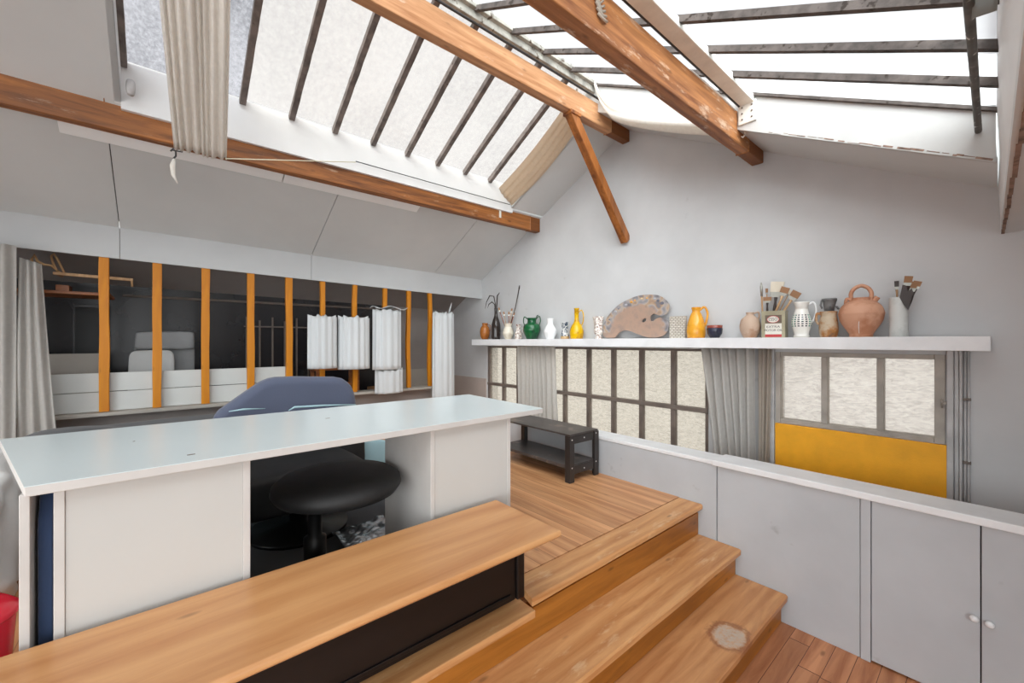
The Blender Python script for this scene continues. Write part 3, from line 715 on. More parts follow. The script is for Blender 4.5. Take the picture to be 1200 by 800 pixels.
# window-like frames and tall glimpses in the dark back wall
tag(link('dark_cabinet', MB().box(BX+.001, -5.42, -.62, -.40, PF+.001, 1.98).box(-5.42, -5.41, -.61, -.41, PF+.05, 1.95, 1), [M['dark'], M['blackm']], bevel=.004), 'tall dark narrow cupboard in the alcove beside the left curtain', 'cupboard')
sp = thing('picture_frame', 'thin dark rack of upright rods against the dark alcove wall', 'rack', (BX+.03, 1.1, PF))
for k in range(6): link('upright', MB().box(BX+.005, BX+.035, .72+k*.13, .735+k*.13, PF+.001, 1.92-.04*(k % 2)), M['winbar'], sp)
link('crossbar', MB().box(BX+.036, BX+.05, .7, 1.42, 1.8, 1.815), M['winbar'], sp); sp.name = 'upright_rack'

# high plank with a wooden frame on it
hp = tag(link('high_shelf', MB().box(-5.3, -4.86, -1.4, -.34, 2.02, 2.045), M['wood_mid'], bevel=.003), 'brown plank shelf high in the alcove above the left curtain', 'shelf')
fr = thing('folded_frame', 'folded pale wooden frame with curved arms lying on the high plank', 'wooden frame', (-5.0, -.7, 2.046))
a = lambda u, v, X: at_x(u, v, X)
for X in (-4.96, -5.12):
    p0 = a(62, 320, X); p1 = a(156, 328, X); link('rail', MB().bar(p0, p1, .022, .026), M['wood_pale'], fr, bevel=.004)
    pts = [a(u, v, X) for u, v in ((38, 314), (37, 304), (40, 298), (44, 306), (52, 310), (60, 311), (68, 318))]
    link('arm', MB().tube(pts, .009, 8), M['wood_pale'], fr)
    pts = [a(u, v, X) for u, v in ((60, 300), (63, 297), (67, 303), (72, 313), (76, 321), (73, 322), (66, 316), (62, 308), (60, 300))]
    link('arm', MB().tube(pts, .008, 8), M['wood_pale'], fr)
pa = a(70, 322, -5.03); link('crossbar', MB().bar((-4.96, pa.y, pa.z), (-5.12, pa.y, pa.z), .02, .02), M['wood_pale'], fr)
link('block', MB().box(-5.12, -4.96, a(66, 330, -5).y, a(82, 330, -5).y, 2.047, 2.10), M['wood_mid'], fr, bevel=.003)
link('peg', MB().tube([a(154, 326, -4.96), a(155, 336, -4.96)], .008, 8), M['wood_pale'], fr)

# grey lounge chair glimpsed in the alcove
lc = thing('lounge_chair', 'grey leather lounge chair seen between the orange posts', 'chair', (-5.28, 0, PF))
cx = -5.28; y0 = at_x(156, 400, cx).y; y1 = at_x(228, 400, cx).y
link('backrest', MB().lump(cx-.09, cx+.03, y0, y1, 1.0, 1.62, .15, .01, 3), M['chairgrey'], lc)
link('headrest', MB().lump(cx-.06, cx+.09, y0+.01, y1-.005, 1.56, 1.735, .25, .015, 4), M['chairgrey'], lc)
link('seat', MB().lump(cx-.1, cx+.26, y0, y1, .93, 1.08, .3, .01, 3), M['chairgrey'], lc)
link('base', MB().lathe([(.2, 0), (.2, .02), (.03, .04), (.03, .39)], 24, (cx+.05, (y0+y1)/2, PF)), M['blackm'], lc)
pw = MB().lump(cx+.10, cx+.18, y0-.03, y0+.30, 1.085, 1.555, .3, .01, 3)
tag(link('white_pillow', pw, M['pillow']), 'white pillow leaning on the grey lounge chair', 'pillow')

# pleated cloth rolls on the posts
def roll(u0, u1, v0, v1, X, label, n=13, tall=False, lean=0, seed=0):
    uc = (u0+u1)/2; P = at_x(uc, v0, X); Q = at_x(uc, v1, X); x_ = (uc-600)/F
    d = (P-Vector((0, 0, H))); depth = P.dot(FW); rr = (u1-u0)*depth/(2*F*math.sqrt(1+x_*x_))
    seg = n*8; m = MB(); rows = 12; vs = []; rnd = random.Random(seed); ams = [rnd.uniform(.6, 1.3) for _ in range(n+1)]
    for j in range(rows+1):
        t = j/rows; z = Q.z+(P.z-Q.z)*t
        for i in range(seg):
            th = 2*PI*i/seg; k = int(th/(2*PI)*n); a_ = .06*ams[k]
            r_ = rr*(1+a_*math.cos(n*th+(.5*t if tall else 0)))*(1-.04*t*(1 if tall else .3))
            dz = (.012*math.sin(n*th*.5+seed) if j == rows else 0)
            vs.append((X+.62*r_*math.cos(th), P.y+r_*math.sin(th)+lean*t, z+dz+(.01*math.cos(n*th) if j == rows else 0)))
    fs = [(j*seg+i, j*seg+(i+1) % seg, (j+1)*seg+(i+1) % seg, (j+1)*seg+i) for j in range(rows) for i in range(seg)]
    m.add(vs, fs, 0, True)
    # inner wall so that the bundle is a thick ring open at the top
    o = len(m.v); 
    for zz, k in ((P.z, .72), (Q.z+.0, .72)):
        for i in range(seg):
            th = 2*PI*i/seg; m.v.append((X+.62*rr*k*math.cos(th), P.y+rr*k*math.sin(th)+lean*(1 if zz == P.z else 0), zz))
    for i in range(seg):
        q = (i+1) % seg
        m.f += [[rows*seg+i, rows*seg+q, o+q, o+i], [o+i, o+q, o+seg+q, o+seg+i], [o+seg+i, o+seg+q, q, i]]
        m.m += [0]*3; m.s += [True]*3
    ob = link('pleated_cloth_roll', m, M['pleat']); return tag(ob, label, 'cloth roll', 'pleated white cloth rolls')
rx = KX+.125
roll(360.5, 395, 371, 431.5, rx, 'short pleated white cloth roll on the posts, leftmost of the rolls', 13, seed=1)
roll(396.5, 433.5, 372, 432, rx, 'short pleated white cloth roll beside the leftmost one', 14, seed=2)
roll(436, 471, 364, 432.5, rx, 'pleated white cloth roll with a ragged top, third from the left', 12, seed=3)
roll(439, 473, 433, 460, rx-.02, 'short pleated white cloth roll directly below the ragged one', 12, seed=4)
o = roll(506, 533, 367, 470, rx-.03, 'tall floor-length pleated white cloth roll nearest the gable wall', 11, True, seed=5)
p = at_x(527, 366, rx-.03)
tag(link('loose_strip', MB().tube([(p.x, p.y-.03, p.z-.06), (p.x, p.y, p.z+.03), (p.x, p.y+.03, p.z+.13)], [.012, .02, .006], 8, flat=.3), M['pleat']), 'loose twisted strip sticking up from the tall pleated roll', 'cloth strip')
# ragged scrap on top of the third roll
p0 = at_x(437, 362, rx)
tag(link('paper_scrap', MB().sheet(lambda s, t: (rx-.09+.2*t, p0.y+.38*s, p0.z+.02+.018*math.sin(s*9+t*4)), 16, 8), M['pleat'], solid=.004), 'crumpled white paper lying on the ragged third roll', 'paper')
# small brown table and box behind the rolls
sd = thing('small_wooden_table', 'small brown wooden table behind the pleated rolls', 'table', (-5.15, 2.0, PF))
ya, yb = at_x(366, 400, -5.1).y, at_x(420, 400, -5.1).y
link('table_top', MB().box(-5.3, -5.0, ya, yb, 1.30, 1.33), M['wood_mid'], sd, bevel=.003)
for x in (-5.28, -5.05):
    for y in (ya+.02, yb-.06): link('leg', MB().box(x, x+.04, y, y+.04, PF+.002, 1.299), M['wood_mid'], sd, bevel=.003)
link('stretcher', MB().box(-5.04, -5.01, ya+.061, yb-.061, 1.12, 1.15), M['wood_mid'], sd)
ya, yb = at_x(441, 400, -5.0).y, at_x(469, 400, -5.0).y
cb = thing('cardboard_box', 'brown cardboard box low between the orange posts under the rolls', 'box', (-5.15, (ya+yb)/2, PF))
link('body', MB().box(-5.3, -5.0, ya, yb, PF+.002, 1.05), M['cardboard'], cb, bevel=.003)
link('flap', MB().bar((-5.0, ya, 1.06), (-5.0, yb, 1.06), .12, .005, up=(.5, 0, 1)), M['cardboard'], cb)

# left curtain, dust sheet, bin, navy things
P0 = at_x(-60, 300, -4.62); P1 = at_x(19, 300, -4.62); P2 = at_x(66, 300, -4.6)
curtain('side_curtain', (-4.62, P0.y, 2.335), (-4.62, P1.y, 2.335), (-4.60, P0.y, .56), (-4.60, P1.y+.0, .56), 4, .022, (1, 0, 0), 'curtain_grey', 'white curtain hanging at the far left of the lintel, ending at its left edge', seed=11, solid=.004)
P1 = at_x(22, 300, -4.68)
curtain('side_curtain', (-4.69, P1.y, 2.26), (-4.66, at_x(48, 300, -4.66).y, 2.22), (-4.66, P1.y, .56), (-4.63, at_x(72, 300, -4.63).y, .56), 3, .02, (1, 0, 0), 'curtain_grey', 'white curtain beside the first orange post, bunched below the wooden frame', seed=12, solid=.004, bulge=.04)
m = MB().lump(-3.15, -2.42, -1.5, -.46, PF+.002, 1.14, .3, .055, 11, 140, seed=3)
ds = tag(link('dust_sheet', m, M['sheet']), 'heap of white dust sheet on the platform left of the desk', 'cloth')
m = MB().lump(-2.2, -1.585, -.247, -.214, PF+.004, 1.25, .2, .006, 22, 90, seed=8)
tag(link('navy_cloth', m, M['navy']), 'navy cloth bundle seen between desk end panel and pedestal', 'cloth')
m = MB().lump(-4.52, -3.25, -.75, 1.15, PF+.002, 1.0, .16, .03, 3, 80, seed=2)
tag(link('day_bed', m, M['navydark']), 'low day bed with a dark navy cover below the white boards', 'bed')
bn = thing('waste_bin', 'small red plastic bin behind the bench at the left edge', 'bin', (-2.03, -.475, PF))
link('body', MB().lathe([(.10, .002), (.105, .01), (.118, .22), (.118, .225)], 40, (-2.03, -.475, PF)), M['red'], bn)
link('lid', MB().lathe([(.124, .226), (.126, .232), (.124, .245), (.10, .268), (.05, .282), (.004, .285)], 40, (-2.03, -.475, PF)), M['red'], bn)

# armchair behind the desk
ac = thing('armchair', 'wide armchair behind the desk with blue-grey back and black seat', 'chair', (-2.9, .65, PF))
Xc_ = -2.93
out = [(252, 486), (283, 464), (305, 449), (311, 446), (317, 443.6), (325, 442.3), (345, 441.6), (395, 442), (403, 443.6), (409, 447.5), (414, 453), (417, 460), (419, 470), (420, 486)]
pts = [at_x(u, v, Xc_) for u, v in out]; pts = [(p.x, p.y, p.z) for p in pts]
pts.append((Xc_, pts[-1][1]+.03, .80)); pts.append((Xc_, pts[0][1]-.05, .80))
m = MB().extrude(pts, (-.13, 0, 0)); link('backrest', m, M['bluegrey'], ac, bevel=.05, seg=8)
m = MB().lump(Xc_+.012, Xc_+.10, .10, 1.075, .68, 1.12, .3, .01, 4); link('back_cover', m, M['leather'], ac)
m = MB().lump(Xc_+.03, -2.2, .12, 1.04, .72, .98, .35, .012, 3, seed=4); m = MB().lump(Xc_+.03, -2.30, .12, .92, .74, .96, .35, .012, 3, seed=4); link('seat', m, M['leather'], ac)
m = MB().lump(-2.85, -2.28, .05, .26, .70, 1.0, .4, .01, 3); link('armrest', m, M['leather'], ac)
m = MB().lump(Xc_-.04, Xc_+.005, .2, 1.30, .60, .915, .25, 0, 3); link('shell', m, M['paleblue'], ac)
m = MB().tube([at_x(u, v, Xc_+.055) for u, v in ((268, 482), (285, 479.5), (311, 478.5))], [.002, .006, .002], 8); m.tube([at_x(u, v, Xc_+.055) for u, v in ((338, 481), (345, 477), (380, 475), (417, 474))], [.003, .007, .007, .004], 8)
link('piping', m, M['paleblue'], ac)
link('base', MB().lathe([(.26, 0), (.26, .02), (.05, .05), (.05, .19)], 24, (-2.6, .6, PF+.011)), M['blackm'], ac)
for k in range(0): pass

# stool
sl = thing('padded_stool', 'round black padded stool between the desk pedestals', 'stool', (-1.90, .50, PF))
sc = (-1.885, .595)
link('seat', MB().lathe([(.02, 0), (.2, .003), (.25, .018), (.268, .045), (.262, .07), (.235, .09), (.15, .103), (.02, .106)], 48, (sc[0], sc[1], .955)), M['leather'], sl)
link('column', MB().lathe([(.045, 0), (.045, .2), (.028, .21), (.028, .36)], 24, (-1.90, .50, PF+.045)), M['blackm'], sl)
m = MB()
for k in range(5):
    t = 2*PI*k/5+.3; m.bar((-1.9, .5, PF+.07), (-1.9+.20*math.cos(t), .5+.20*math.sin(t), PF+.045), .045, .03, w1=.03, h1=.02)
link('star_base', m, M['steel_pale'], sl, bevel=.004)
for k in range(5):
    t = 2*PI*k/5+.3; x, y = -1.9+.20*math.cos(t), .5+.20*math.sin(t)
    link('castor', MB().lump(x-.02, x+.02, y-.02, y+.02, PF+.011, PF+.045, .8, 0, 1, 16), M['blackm'], sl)
tag(link('floor_rug', MB().extrude([(-3.2, -.2, PF+.0005), (-1.60, -.2, PF+.0005), (-1.60, .86, PF+.0005), (-2.05, .86, PF+.0005), (-2.05, 1.35, PF+.0005), (-3.2, 1.35, PF+.0005)], (0, 0, .009)), M['rug'], bevel=.003), 'dark grey rug under the desk and the black stool', 'rug')
def film(s, t):
    x = -2.36+.25*s; y = .70+.30*t; return (x, y, PF+.045+.03*noise.noise(Vector((x*9, y*14, 0)))+.012*noise.noise(Vector((x*40, y*36, 3))))
tag(link('plastic_film', MB().sheet(film, 40, 24), M['plastic'], solid=.002), 'crumpled shiny plastic film on the rug beside the right pedestal', 'plastic sheet')

# ---------------------------------------------------------------- skylight curtains, wires, hooks
lo = Vector((-3.36, .17, 2.845)); 
curtain('skylight_curtain', (-2.30, -.05, 3.60), (-2.28, .24, 3.60), (-3.34, .055, 2.852), (-3.34, .325, 2.852), 8, .02, (.45, 0, -.9), 'curtain', 'long white curtain hanging gathered under the left skylight across the lower beam', seed=21, bulge=.05, solid=.004, jit=1.1)
# tie at its foot
hk = thing('hook_and_cord', 'small iron hook with a white knotted cord end below the long white curtain', 'hook', (-3.33, .03, 2.86))
h0 = at_x(201, 176, -3.33); 
link('hook', MB().tube([at_x(u, v, -3.33) for u, v in ((200, 177), (203, 174), (206, 178), (206, 183), (203, 186))], .005, 8).tube([at_x(u, v, -3.33) for u, v in ((202, 176), (214, 178))], .004, 8), M['rod'], hk)
link('cord_end', MB().tube([at_x(u, v, -3.33) for u, v in ((204, 186), (202, 194), (203, 205), (208, 215))], [.006, .014, .011, .003], 8), M['curtain'], hk)
rod('curtain_wire', [(-3.33, .32, 2.858), (-3.52, 1.25, 3.16)], .0035, 'cream', 'thin pale wire from the long white curtain to the lower beam', 'wire')
rod('curtain_wire', [(-3.52, 1.25, 3.168), (-3.525, 2.1, 3.17), (-3.525, 2.97, 3.172)], .004, 'rod', 'thin dark wire along the top of the lower beam', 'wire')
# far curtain of the left skylight, bundled against the end curb
def fc(s, t):
    x = -3.53+t*1.12; y = 2.815+s*.19*(1-.2*t)+.03*math.sin(PI*t)*s
    return (x, y, zl(x)+.17-.05*math.sin(PI*t)-.15*s**.7+.006*math.sin(s*26+t*2))
tag(link('skylight_curtain', MB().sheet(fc, 60, 20, 0), M['curtain_tan'], solid=.004), 'tan-edged white curtain bundled at the gable end of the left skylight', 'curtain')
# white swag between ridge and the large beam
def sw(s, t):
    x = -2.37+1.19*s; up_ = .05+.34*math.exp(-s*13); wd_ = .03+.10*min(1, s*5)-.02*s
    return (x, 2.965-.05*math.sin(PI*t)*min(1, s*4)-.012*math.sin(t*9+s*3), zr(x)+up_-wd_*t-.025*math.sin(PI*s)+.004*math.sin(t*20+s*5))
tag(link('skylight_curtain', MB().sheet(sw, 50, 18), M['curtain'], solid=.005), 'white cloth swag drooping from the ridge to the large right-hand beam', 'curtain')
tag(link('cloth_edge', MB().tube([(-1.150, 2.35, 3.222), (-1.139, 2.7, 3.214), (-1.138, 2.95, 3.20)], .006, 8, flat=.6), M['curtain']), 'narrow white cloth edge lying along the wall end of the large beam', 'cloth')
# grey flap near fascia
tag(link('grey_flap', MB().sheet(lambda s, t: (-.045+.05*s+.003*math.sin(t*7), 1.86+.01*s, 2.66+.5*0-.33*(t-1)*-1+.33-.05), 4, 10), M['greycloth'], solid=.003), 'small grey cloth flap by the fascia of the right skylight', 'cloth')
# rope tie and hooks on beams
tie = MB()
for k in range(5):
    q = at_x(700+k*1.2, 6+k*1.5, -1.138); tie.tube([(q.x+.004, q.y-.03, q.z+.05-.02*k), (q.x+.012, q.y, q.z+.0-.012*k), (q.x+.004, q.y+.035, q.z+.035-.018*k)], .006, 8)
tag(link('rope_tie', tie, M['curtain_beige']), 'white knotted rope tied on the large right-hand beam', 'rope')
hk = MB(); q = at_x(868, 156, -1.141)
hk.tube([(q.x, q.y, q.z+.02), (q.x+.02, q.y, q.z+.01), (q.x+.03, q.y, q.z-.02), (q.x+.015, q.y, q.z-.035), (q.x+.002, q.y, q.z-.025)], .005, 8)
tag(link('iron_hook', hk, M['steel_pale']), 'small white iron hook near the wall end of the large beam', 'hook')
hk = MB(); q = at_y(607, 250, 3.3)
hk = MB().box(-3.583, -3.575, 2.86, 2.885, 3.02, 3.15)
tag(link('metal_strap', hk, M['steel_pale']), 'short pale strap on the lower beam by the bundled curtain', 'strap')
hk = MB().lump(-3.50, -3.45, -.175, -.13, 3.16, 3.26, .6, .01, 9, 20)
tag(link('plaster_lump', hk, M['mould']), 'broken grey plaster lump at the left corner of the left skylight', 'plaster')

# ---------------------------------------------------------------- pots on the shelf
SY = 3.385
def place(u0, u1, vt, Y=SY):
    uc = (u0+u1)/2; r_ = ray(uc, 400); k = Y/r_.y; x_ = (uc-600)/F; depth = k
    return (r_.x*k, Y), (u1-u0)*depth/(2*F*math.sqrt(1+x_*x_)), H+(400-vt)/F*depth-sz, math.atan2(-r_.x, r_.y)
def glaze(name, c, c2=None, th=.55, sc=9, rough=.25, c3=None, vert=None):
    m, nt, b = newmat(name); v = coords(nt); n = noise_n(nt, v, sc, 5, .6)
    col = lin(c)
    if c2: col = ramp(nt, n.outputs['Fac'], [(th-.1, lin(c)), (th+.04, lin(c2))]+([] if not c3 else [(th+.16, lin(c3))]))
    if vert:
        sep = nt.nodes.new('ShaderNodeSeparateXYZ'); tc = nt.nodes.new('ShaderNodeTexCoord'); nt.links.new(tc.outputs['Object'], sep.inputs[0])
        z = mth(nt, 'ADD', sep.outputs[2], mth(nt, 'MULTIPLY', mth(nt, 'SUBTRACT', n.outputs['Fac'], .5), vert[3]))
        f = mth(nt, 'MULTIPLY', mth(nt, 'GREATER_THAN', z, vert[0]), mth(nt, 'LESS_THAN', z, vert[1]))
        if not c2:
            rg = nt.nodes.new('ShaderNodeRGB'); rg.outputs[0].default_value = lin(c); col = rg.outputs[0]
        col = mix(nt, f, col, lin(vert[2]))
    if isinstance(col, tuple): b.inputs['Base Color'].default_value = col
    else: nt.links.new(col, b.inputs['Base Color'])
    b.inputs['Roughness'].default_value = rough; bump(nt, b, n.outputs['Fac'], .1, .002); return m
def checker_mat(name, base, c, sc, z0, z1, c2=None):
    m, nt, b = newmat(name); tc = nt.nodes.new('ShaderNodeTexCoord'); sep = nt.nodes.new('ShaderNodeSeparateXYZ'); nt.links.new(tc.outputs['Object'], sep.inputs[0])
    ang = mth(nt, 'ARCTAN2', sep.outputs[1], sep.outputs[0])
    a_ = mth(nt, 'GREATER_THAN', mth(nt, 'SINE', mth(nt, 'MULTIPLY', ang, sc[0])), -.2)
    b_ = mth(nt, 'GREATER_THAN', mth(nt, 'SINE', mth(nt, 'MULTIPLY', sep.outputs[2], sc[1])), -.1)
    f = mth(nt, 'MULTIPLY', mth(nt, 'MULTIPLY', a_, b_), mth(nt, 'MULTIPLY', mth(nt, 'GREATER_THAN', sep.outputs[2], z0), mth(nt, 'LESS_THAN', sep.outputs[2], z1)))
    cc = lin(c)
    if c2: cc = mix(nt, mth(nt, 'GREATER_THAN', mth(nt, 'SINE', mth(nt, 'ADD', mth(nt, 'MULTIPLY', ang, 2.), 1.57)), -.2), lin(c), lin(c2))
    nt.links.new(mix(nt, f, lin(base), cc), b.inputs['Base Color']); b.inputs['Roughness'].default_value = .25; return m
def pot(name, label, cat, u0, u1, vt, prof, mat, Y=SY, rz=0, wall=.82):
    """profile of (r, z) in fractions; a true hollow vessel with an inner wall"""
    (x, y), R, h, a = place(u0, u1, vt, Y); t = thing(name, label, cat, (x, y, sz+.0005), a+rz)
    pr = [(r*R, z*h) for r, z in prof]; sm = []
    for i in range(len(pr)-1):                                        # smooth the outline
        p0 = pr[max(i-1, 0)]; p1 = pr[i]; p2 = pr[i+1]; p3 = pr[min(i+2, len(pr)-1)]
        for k in range(4):
            q = k/4; f_ = lambda a_, b_, c_, d_: .5*((2*b_)+(-a_+c_)*q+(2*a_-5*b_+4*c_-d_)*q*q+(-a_+3*b_-3*c_+d_)*q**3)
            sm.append((max(.001, f_(p0[0], p1[0], p2[0], p3[0])), f_(p0[1], p1[1], p2[1], p3[1])))
    sm.append(pr[-1]); zr_ = pr[-1][1]; rr_ = pr[-1][0]
    inner = [(rr_*wall, zr_), (rr_*wall*.95, zr_-.25*h), (rr_*wall*.6, zr_-.4*h)]
    link('body', MB().lathe(sm+inner, 40), M[mat] if isinstance(mat, str) else mat, t, world=False)
    t['_R'] = R; t['_h'] = h; return t
def handle(t, pts, r, mat, name='handle', flat=1.):
    R, h = t['_R'], t['_h']; P = [Vector((x*R, (y if len(q) > 2 else 0), z*h)) for q in pts for x, z, y in [(q[0], q[1], q[2] if len(q) > 2 else 0)]]
    sm = []
    for i in range(len(P)-1):
        p0 = P[max(i-1, 0)]; p1 = P[i]; p2 = P[i+1]; p3 = P[min(i+2, len(P)-1)]
        for k in range(5):
            q = k/5; sm.append(.5*((2*p1)+(-p0+p2)*q+(2*p0-5*p1+4*p2-p3)*q*q+(-p0+3*p1-3*p2+p3)*q**3))
    sm.append(P[-1]); link(name, MB().tube(sm, r, 8, flat=flat), M[mat] if isinstance(mat, str) else mat, t, world=False)

G = {}
G['amber'] = glaze('amber_glaze', (176, 106, 44), (140, 78, 26)); G['bottle'] = glaze('dark_bottle_glass', (48, 40, 36), rough=.12)
G['cream'] = glaze('cream_glaze', (226, 218, 202), (205, 192, 172)); G['spot'] = glaze('speckled_glaze', (234, 226, 218), (120, 74, 62), .58, 55)
G['green'] = glaze('green_glaze', (22, 92, 52), (14, 62, 38), rough=.15); G['white'] = glaze('white_glaze', (236, 236, 236), rough=.2)
G['bluepat'] = glaze('blue_patterned_glaze', (226, 226, 224), (36, 60, 84), .53, 45, vert=(0, .03, (196, 160, 110), .0)); G['yellow'] = glaze('yellow_glaze', (222, 176, 10), (176, 124, 8), .6, 12, .12)
G['flower'] = glaze('flowered_glaze', (238, 232, 226), (130, 92, 74), .57, 50); G['honey'] = glaze('honey_glaze', (232, 166, 50), (214, 146, 40), rough=.2)
G['bowl'] = glaze('dark_blue_glaze', (52, 54, 72), (36, 38, 52)); G['bowlin'] = glaze('red_brown_glaze', (142, 66, 52))
G['stone'] = glaze('pinkish_stoneware', (196, 170, 150), (170, 128, 100), .6, 7, .6); G['salt'] = glaze('rust_stoneware', (190, 172, 148), (168, 112, 56), .52, 10, .5, (100, 76, 62))
G['terra'] = glaze('terracotta', (206, 156, 128), (184, 126, 94), .55, 8, .6); G['greytin'] = glaze('grey_tin', (112, 112, 112), (70, 70, 72), .55, 14, .4)
G['whitemat'] = glaze('matt_white_jar', (206, 208, 206), (190, 192, 189), rough=.5)
G['greenpat'] = checker_mat('green_check_glaze', (238, 236, 230), (30, 34, 50), (16, 420), .07, .165, (36, 140, 116))

t = pot('clay_jug', 'tiny amber jug at the left end of the shelf', 'jug', 562.5, 574, 378.5, [(.55, 0), (.85, .15), (1, .45), (.85, .72), (.55, .85), (.6, 1)], G['amber']); handle(t, [(.55, .9), (1.1, .85), (1.15, .6), (.9, .5)], .004, G['amber'])
t = pot('glass_bottle', 'dark slim-necked bottle holding drooping dried stems', 'bottle', 576, 586.5, 361, [(.9, 0), (1, .08), (1, .42), (.75, .6), (.4, .75), (.33, .9), (.4, 1)], G['bottle'])
R, h = t['_R'], t['_h']; tl = (t.location.x, t.location.y); ta = t.rotation_euler[2]
def in_pot(t, name, label, cat, builds, group=None):
    """a thing standing in a pot: same base frame as the pot"""
    n = thing(name, label, cat, t.location, t.rotation_euler[2], group); R, h = t['_R'], t['_h']
    for nm, mb, mat in builds(R, h): link(nm, mb, mat if not isinstance(mat, str) else M[mat], n, world=False)
    return n
M['stem'] = paint('dried_stem', (52, 40, 36), .8, .1, 8, 0); M['bristle'] = fabric('pale_bristle', (214, 204, 186)); M['bristle_b'] = fabric('brown_bristle', (150, 112, 82))
M['handle_wood'] = wood('brush_handle_wood', (196, 160, 120), (156, 116, 78), 2); M['ferrule'] = paint('tin_ferrule', (170, 168, 160), .35, .1, 12, 0, .7)
M['handle_dark'] = paint('dark_brush_handle', (52, 38, 34), .4, .15, 8, 0); M['handle_red'] = paint('russet_brush', (150, 74, 40), .5, .15, 8, 0)
in_pot(t, 'dried_stems', 'dark curling dried stems drooping from the slim bottle', 'dried plant', lambda R, h: [
    ('stem', MB().tube([(0, 0, h*.7), (-R*.1, 0, h*1.1), (-R*.5, 0, h*1.38), (-R*1.4, 0, h*1.4), (-R*2.1, 0, h*1.2), (-R*2.4, 0, h*.98)], [.004, .006, .008, .009, .006, .002], 6), 'stem'),
    ('stem', MB().tube([(0, 0, h*.7), (-R*.3, 0, h*1.12), (-R*.9, 0, h*1.2), (-R*1.6, 0, h*1.12), (-R*1.9, 0, h)], [.004, .007, .009, .006, .002], 6), 'stem'),
    ('stem', MB().tube([(0, 0, h*.7), (R*.2, 0, h*1.15), (R*.3, 0, h*1.4), (R*.8, 0, h*1.5)], [.005, .009, .009, .003], 6), 'stem')])
def brush(R_, base, tip, hw, bw, bl, wood_='handle_wood', br='bristle', fl=.25):
    """one paint brush as parts: handle, ferrule, bristles (from base up to tip)"""
    b = Vector(base); t_ = Vector(tip); d = (t_-b).normalized(); L = (t_-b).length; f0 = t_-d*(bl*1.5); f1 = t_-d*bl
    up = (0, 1, 0); mid = b.lerp(f0, .55)
    hm = MB().tube([b, mid, b.lerp(f0, .8), f0], [hw*.8, hw, hw*.7, hw*1.1], 8)
    return [('handle', hm, wood_), ('ferrule', MB().bar(f0, f1, bw*.8, bw*fl*1.1, up=up, w1=bw, h1=bw*fl), 'ferrule'), ('bristles', MB().bar(f1, t_, bw, bw*fl, up=up, w1=bw*1.06, h1=bw*fl*.6), br)]
t = pot('cream_vase', 'small cream vase crammed with paintbrushes near the shelf\'s left end', 'vase', 589, 602, 379, [(.6, 0), (.62, .06), (1, .35), (.85, .62), (.62, .8), (.8, 1)], G['cream'])
k = t; 
for dx, dz, col in ((-2.3, 2.0, 'handle_red'), (-1.1, 1.75, 'handle_wood'), (.2, 1.75, 'handle_red'), (.9, 1.95, 'handle_wood'), (1.5, 1.7, 'handle_red')):
    in_pot(t, 'paint_brush', 'short-handled paintbrush in the cream vase at the shelf\'s left end', 'brush', lambda R, h, dx=dx, dz=dz, col=col: brush(R, (dx*.1*R, 0, h*.45), (dx*R*.75, 0, h*dz), .005, .02, .035, col, 'bristle_b', .6), 'brushes in the cream vase')
in_pot(t, 'long_brush', 'very long dark slanting brush rising from the cream vase', 'brush', lambda R, h: [('handle', MB().tube([(.0, .0, h*.45), (R*1.3, 0, h*2), (R*1.95, 0, h*3.2)], [.005, .006, .006], 8), 'handle_dark'), ('bristles', MB().tube([(R*1.95, 0, h*3.2), (R*2.05, 0, h*3.42)], [.009, .006], 8), 'handle_dark')])
t = pot('speckled_jug', 'tiny white jug with brown speckles beside the cream vase', 'jug', 603, 612, 380, [(.9, 0), (1, .15), (.9, .4), (.6, .65), (.55, .85), (.7, 1)], G['spot']); handle(t, [(.55, .85), (1.1, .8), (1.1, .5), (.9, .35)], .0035, G['spot'])
t = pot('green_pot', 'dark green glazed pot with raised handles', 'pot', 613, 633.5, 372.5, [(.6, 0), (.68, .05), (.98, .35), (1, .52), (.88, .68), (.55, .76), (.5, .88), (.58, 1)], G['green'])
handle(t, [(-.5, .95), (-.85, 1.05), (-.95, .85), (-.85, .66)], .006, G['green']); handle(t, [(.5, .95), (.85, 1.08), (.98, .88), (.85, .66)], .006, G['green']); handle(t, [(.45, .95), (.6, 1.1), (.75, 1.12)], .006, G['green'], 'spout')
t = pot('white_vase', 'plain white bulbous vase with a straight neck', 'vase', 637, 652.5, 373, [(.6, 0), (.65, .04), (.95, .25), (.98, .42), (.7, .6), (.48, .72), (.48, .9), (.55, 1)], G['white'])
t = pot('patterned_cup', 'small blue and white patterned beaker with an ochre foot', 'cup', 657, 667, 377.5, [(1, 0), (1, .2), (.75, .4), (.68, .6), (.8, .85), (.9, 1)], G['bluepat'])
t = pot('yellow_ewer', 'slender glossy yellow ewer with a tall neck and handle', 'jug', 667.5, 684, 361, [(.85, 0), (.95, .1), (1, .25), (.75, .42), (.4, .55), (.28, .72), (.28, .9), (.42, 1)], G['yellow']); handle(t, [(.28, .86), (.7, .93), (.98, .75), (.85, .5), (.55, .42)], .006, G['yellow'])
t = pot('flowered_vase', 'white vase with small brown flowers on a narrow foot, left of the palette', 'vase', 694.5, 708, 371, [(.7, 0), (.72, .04), (.45, .12), (.75, .3), (.7, .5), (.8, .75), (1, 1)], G['flower'])
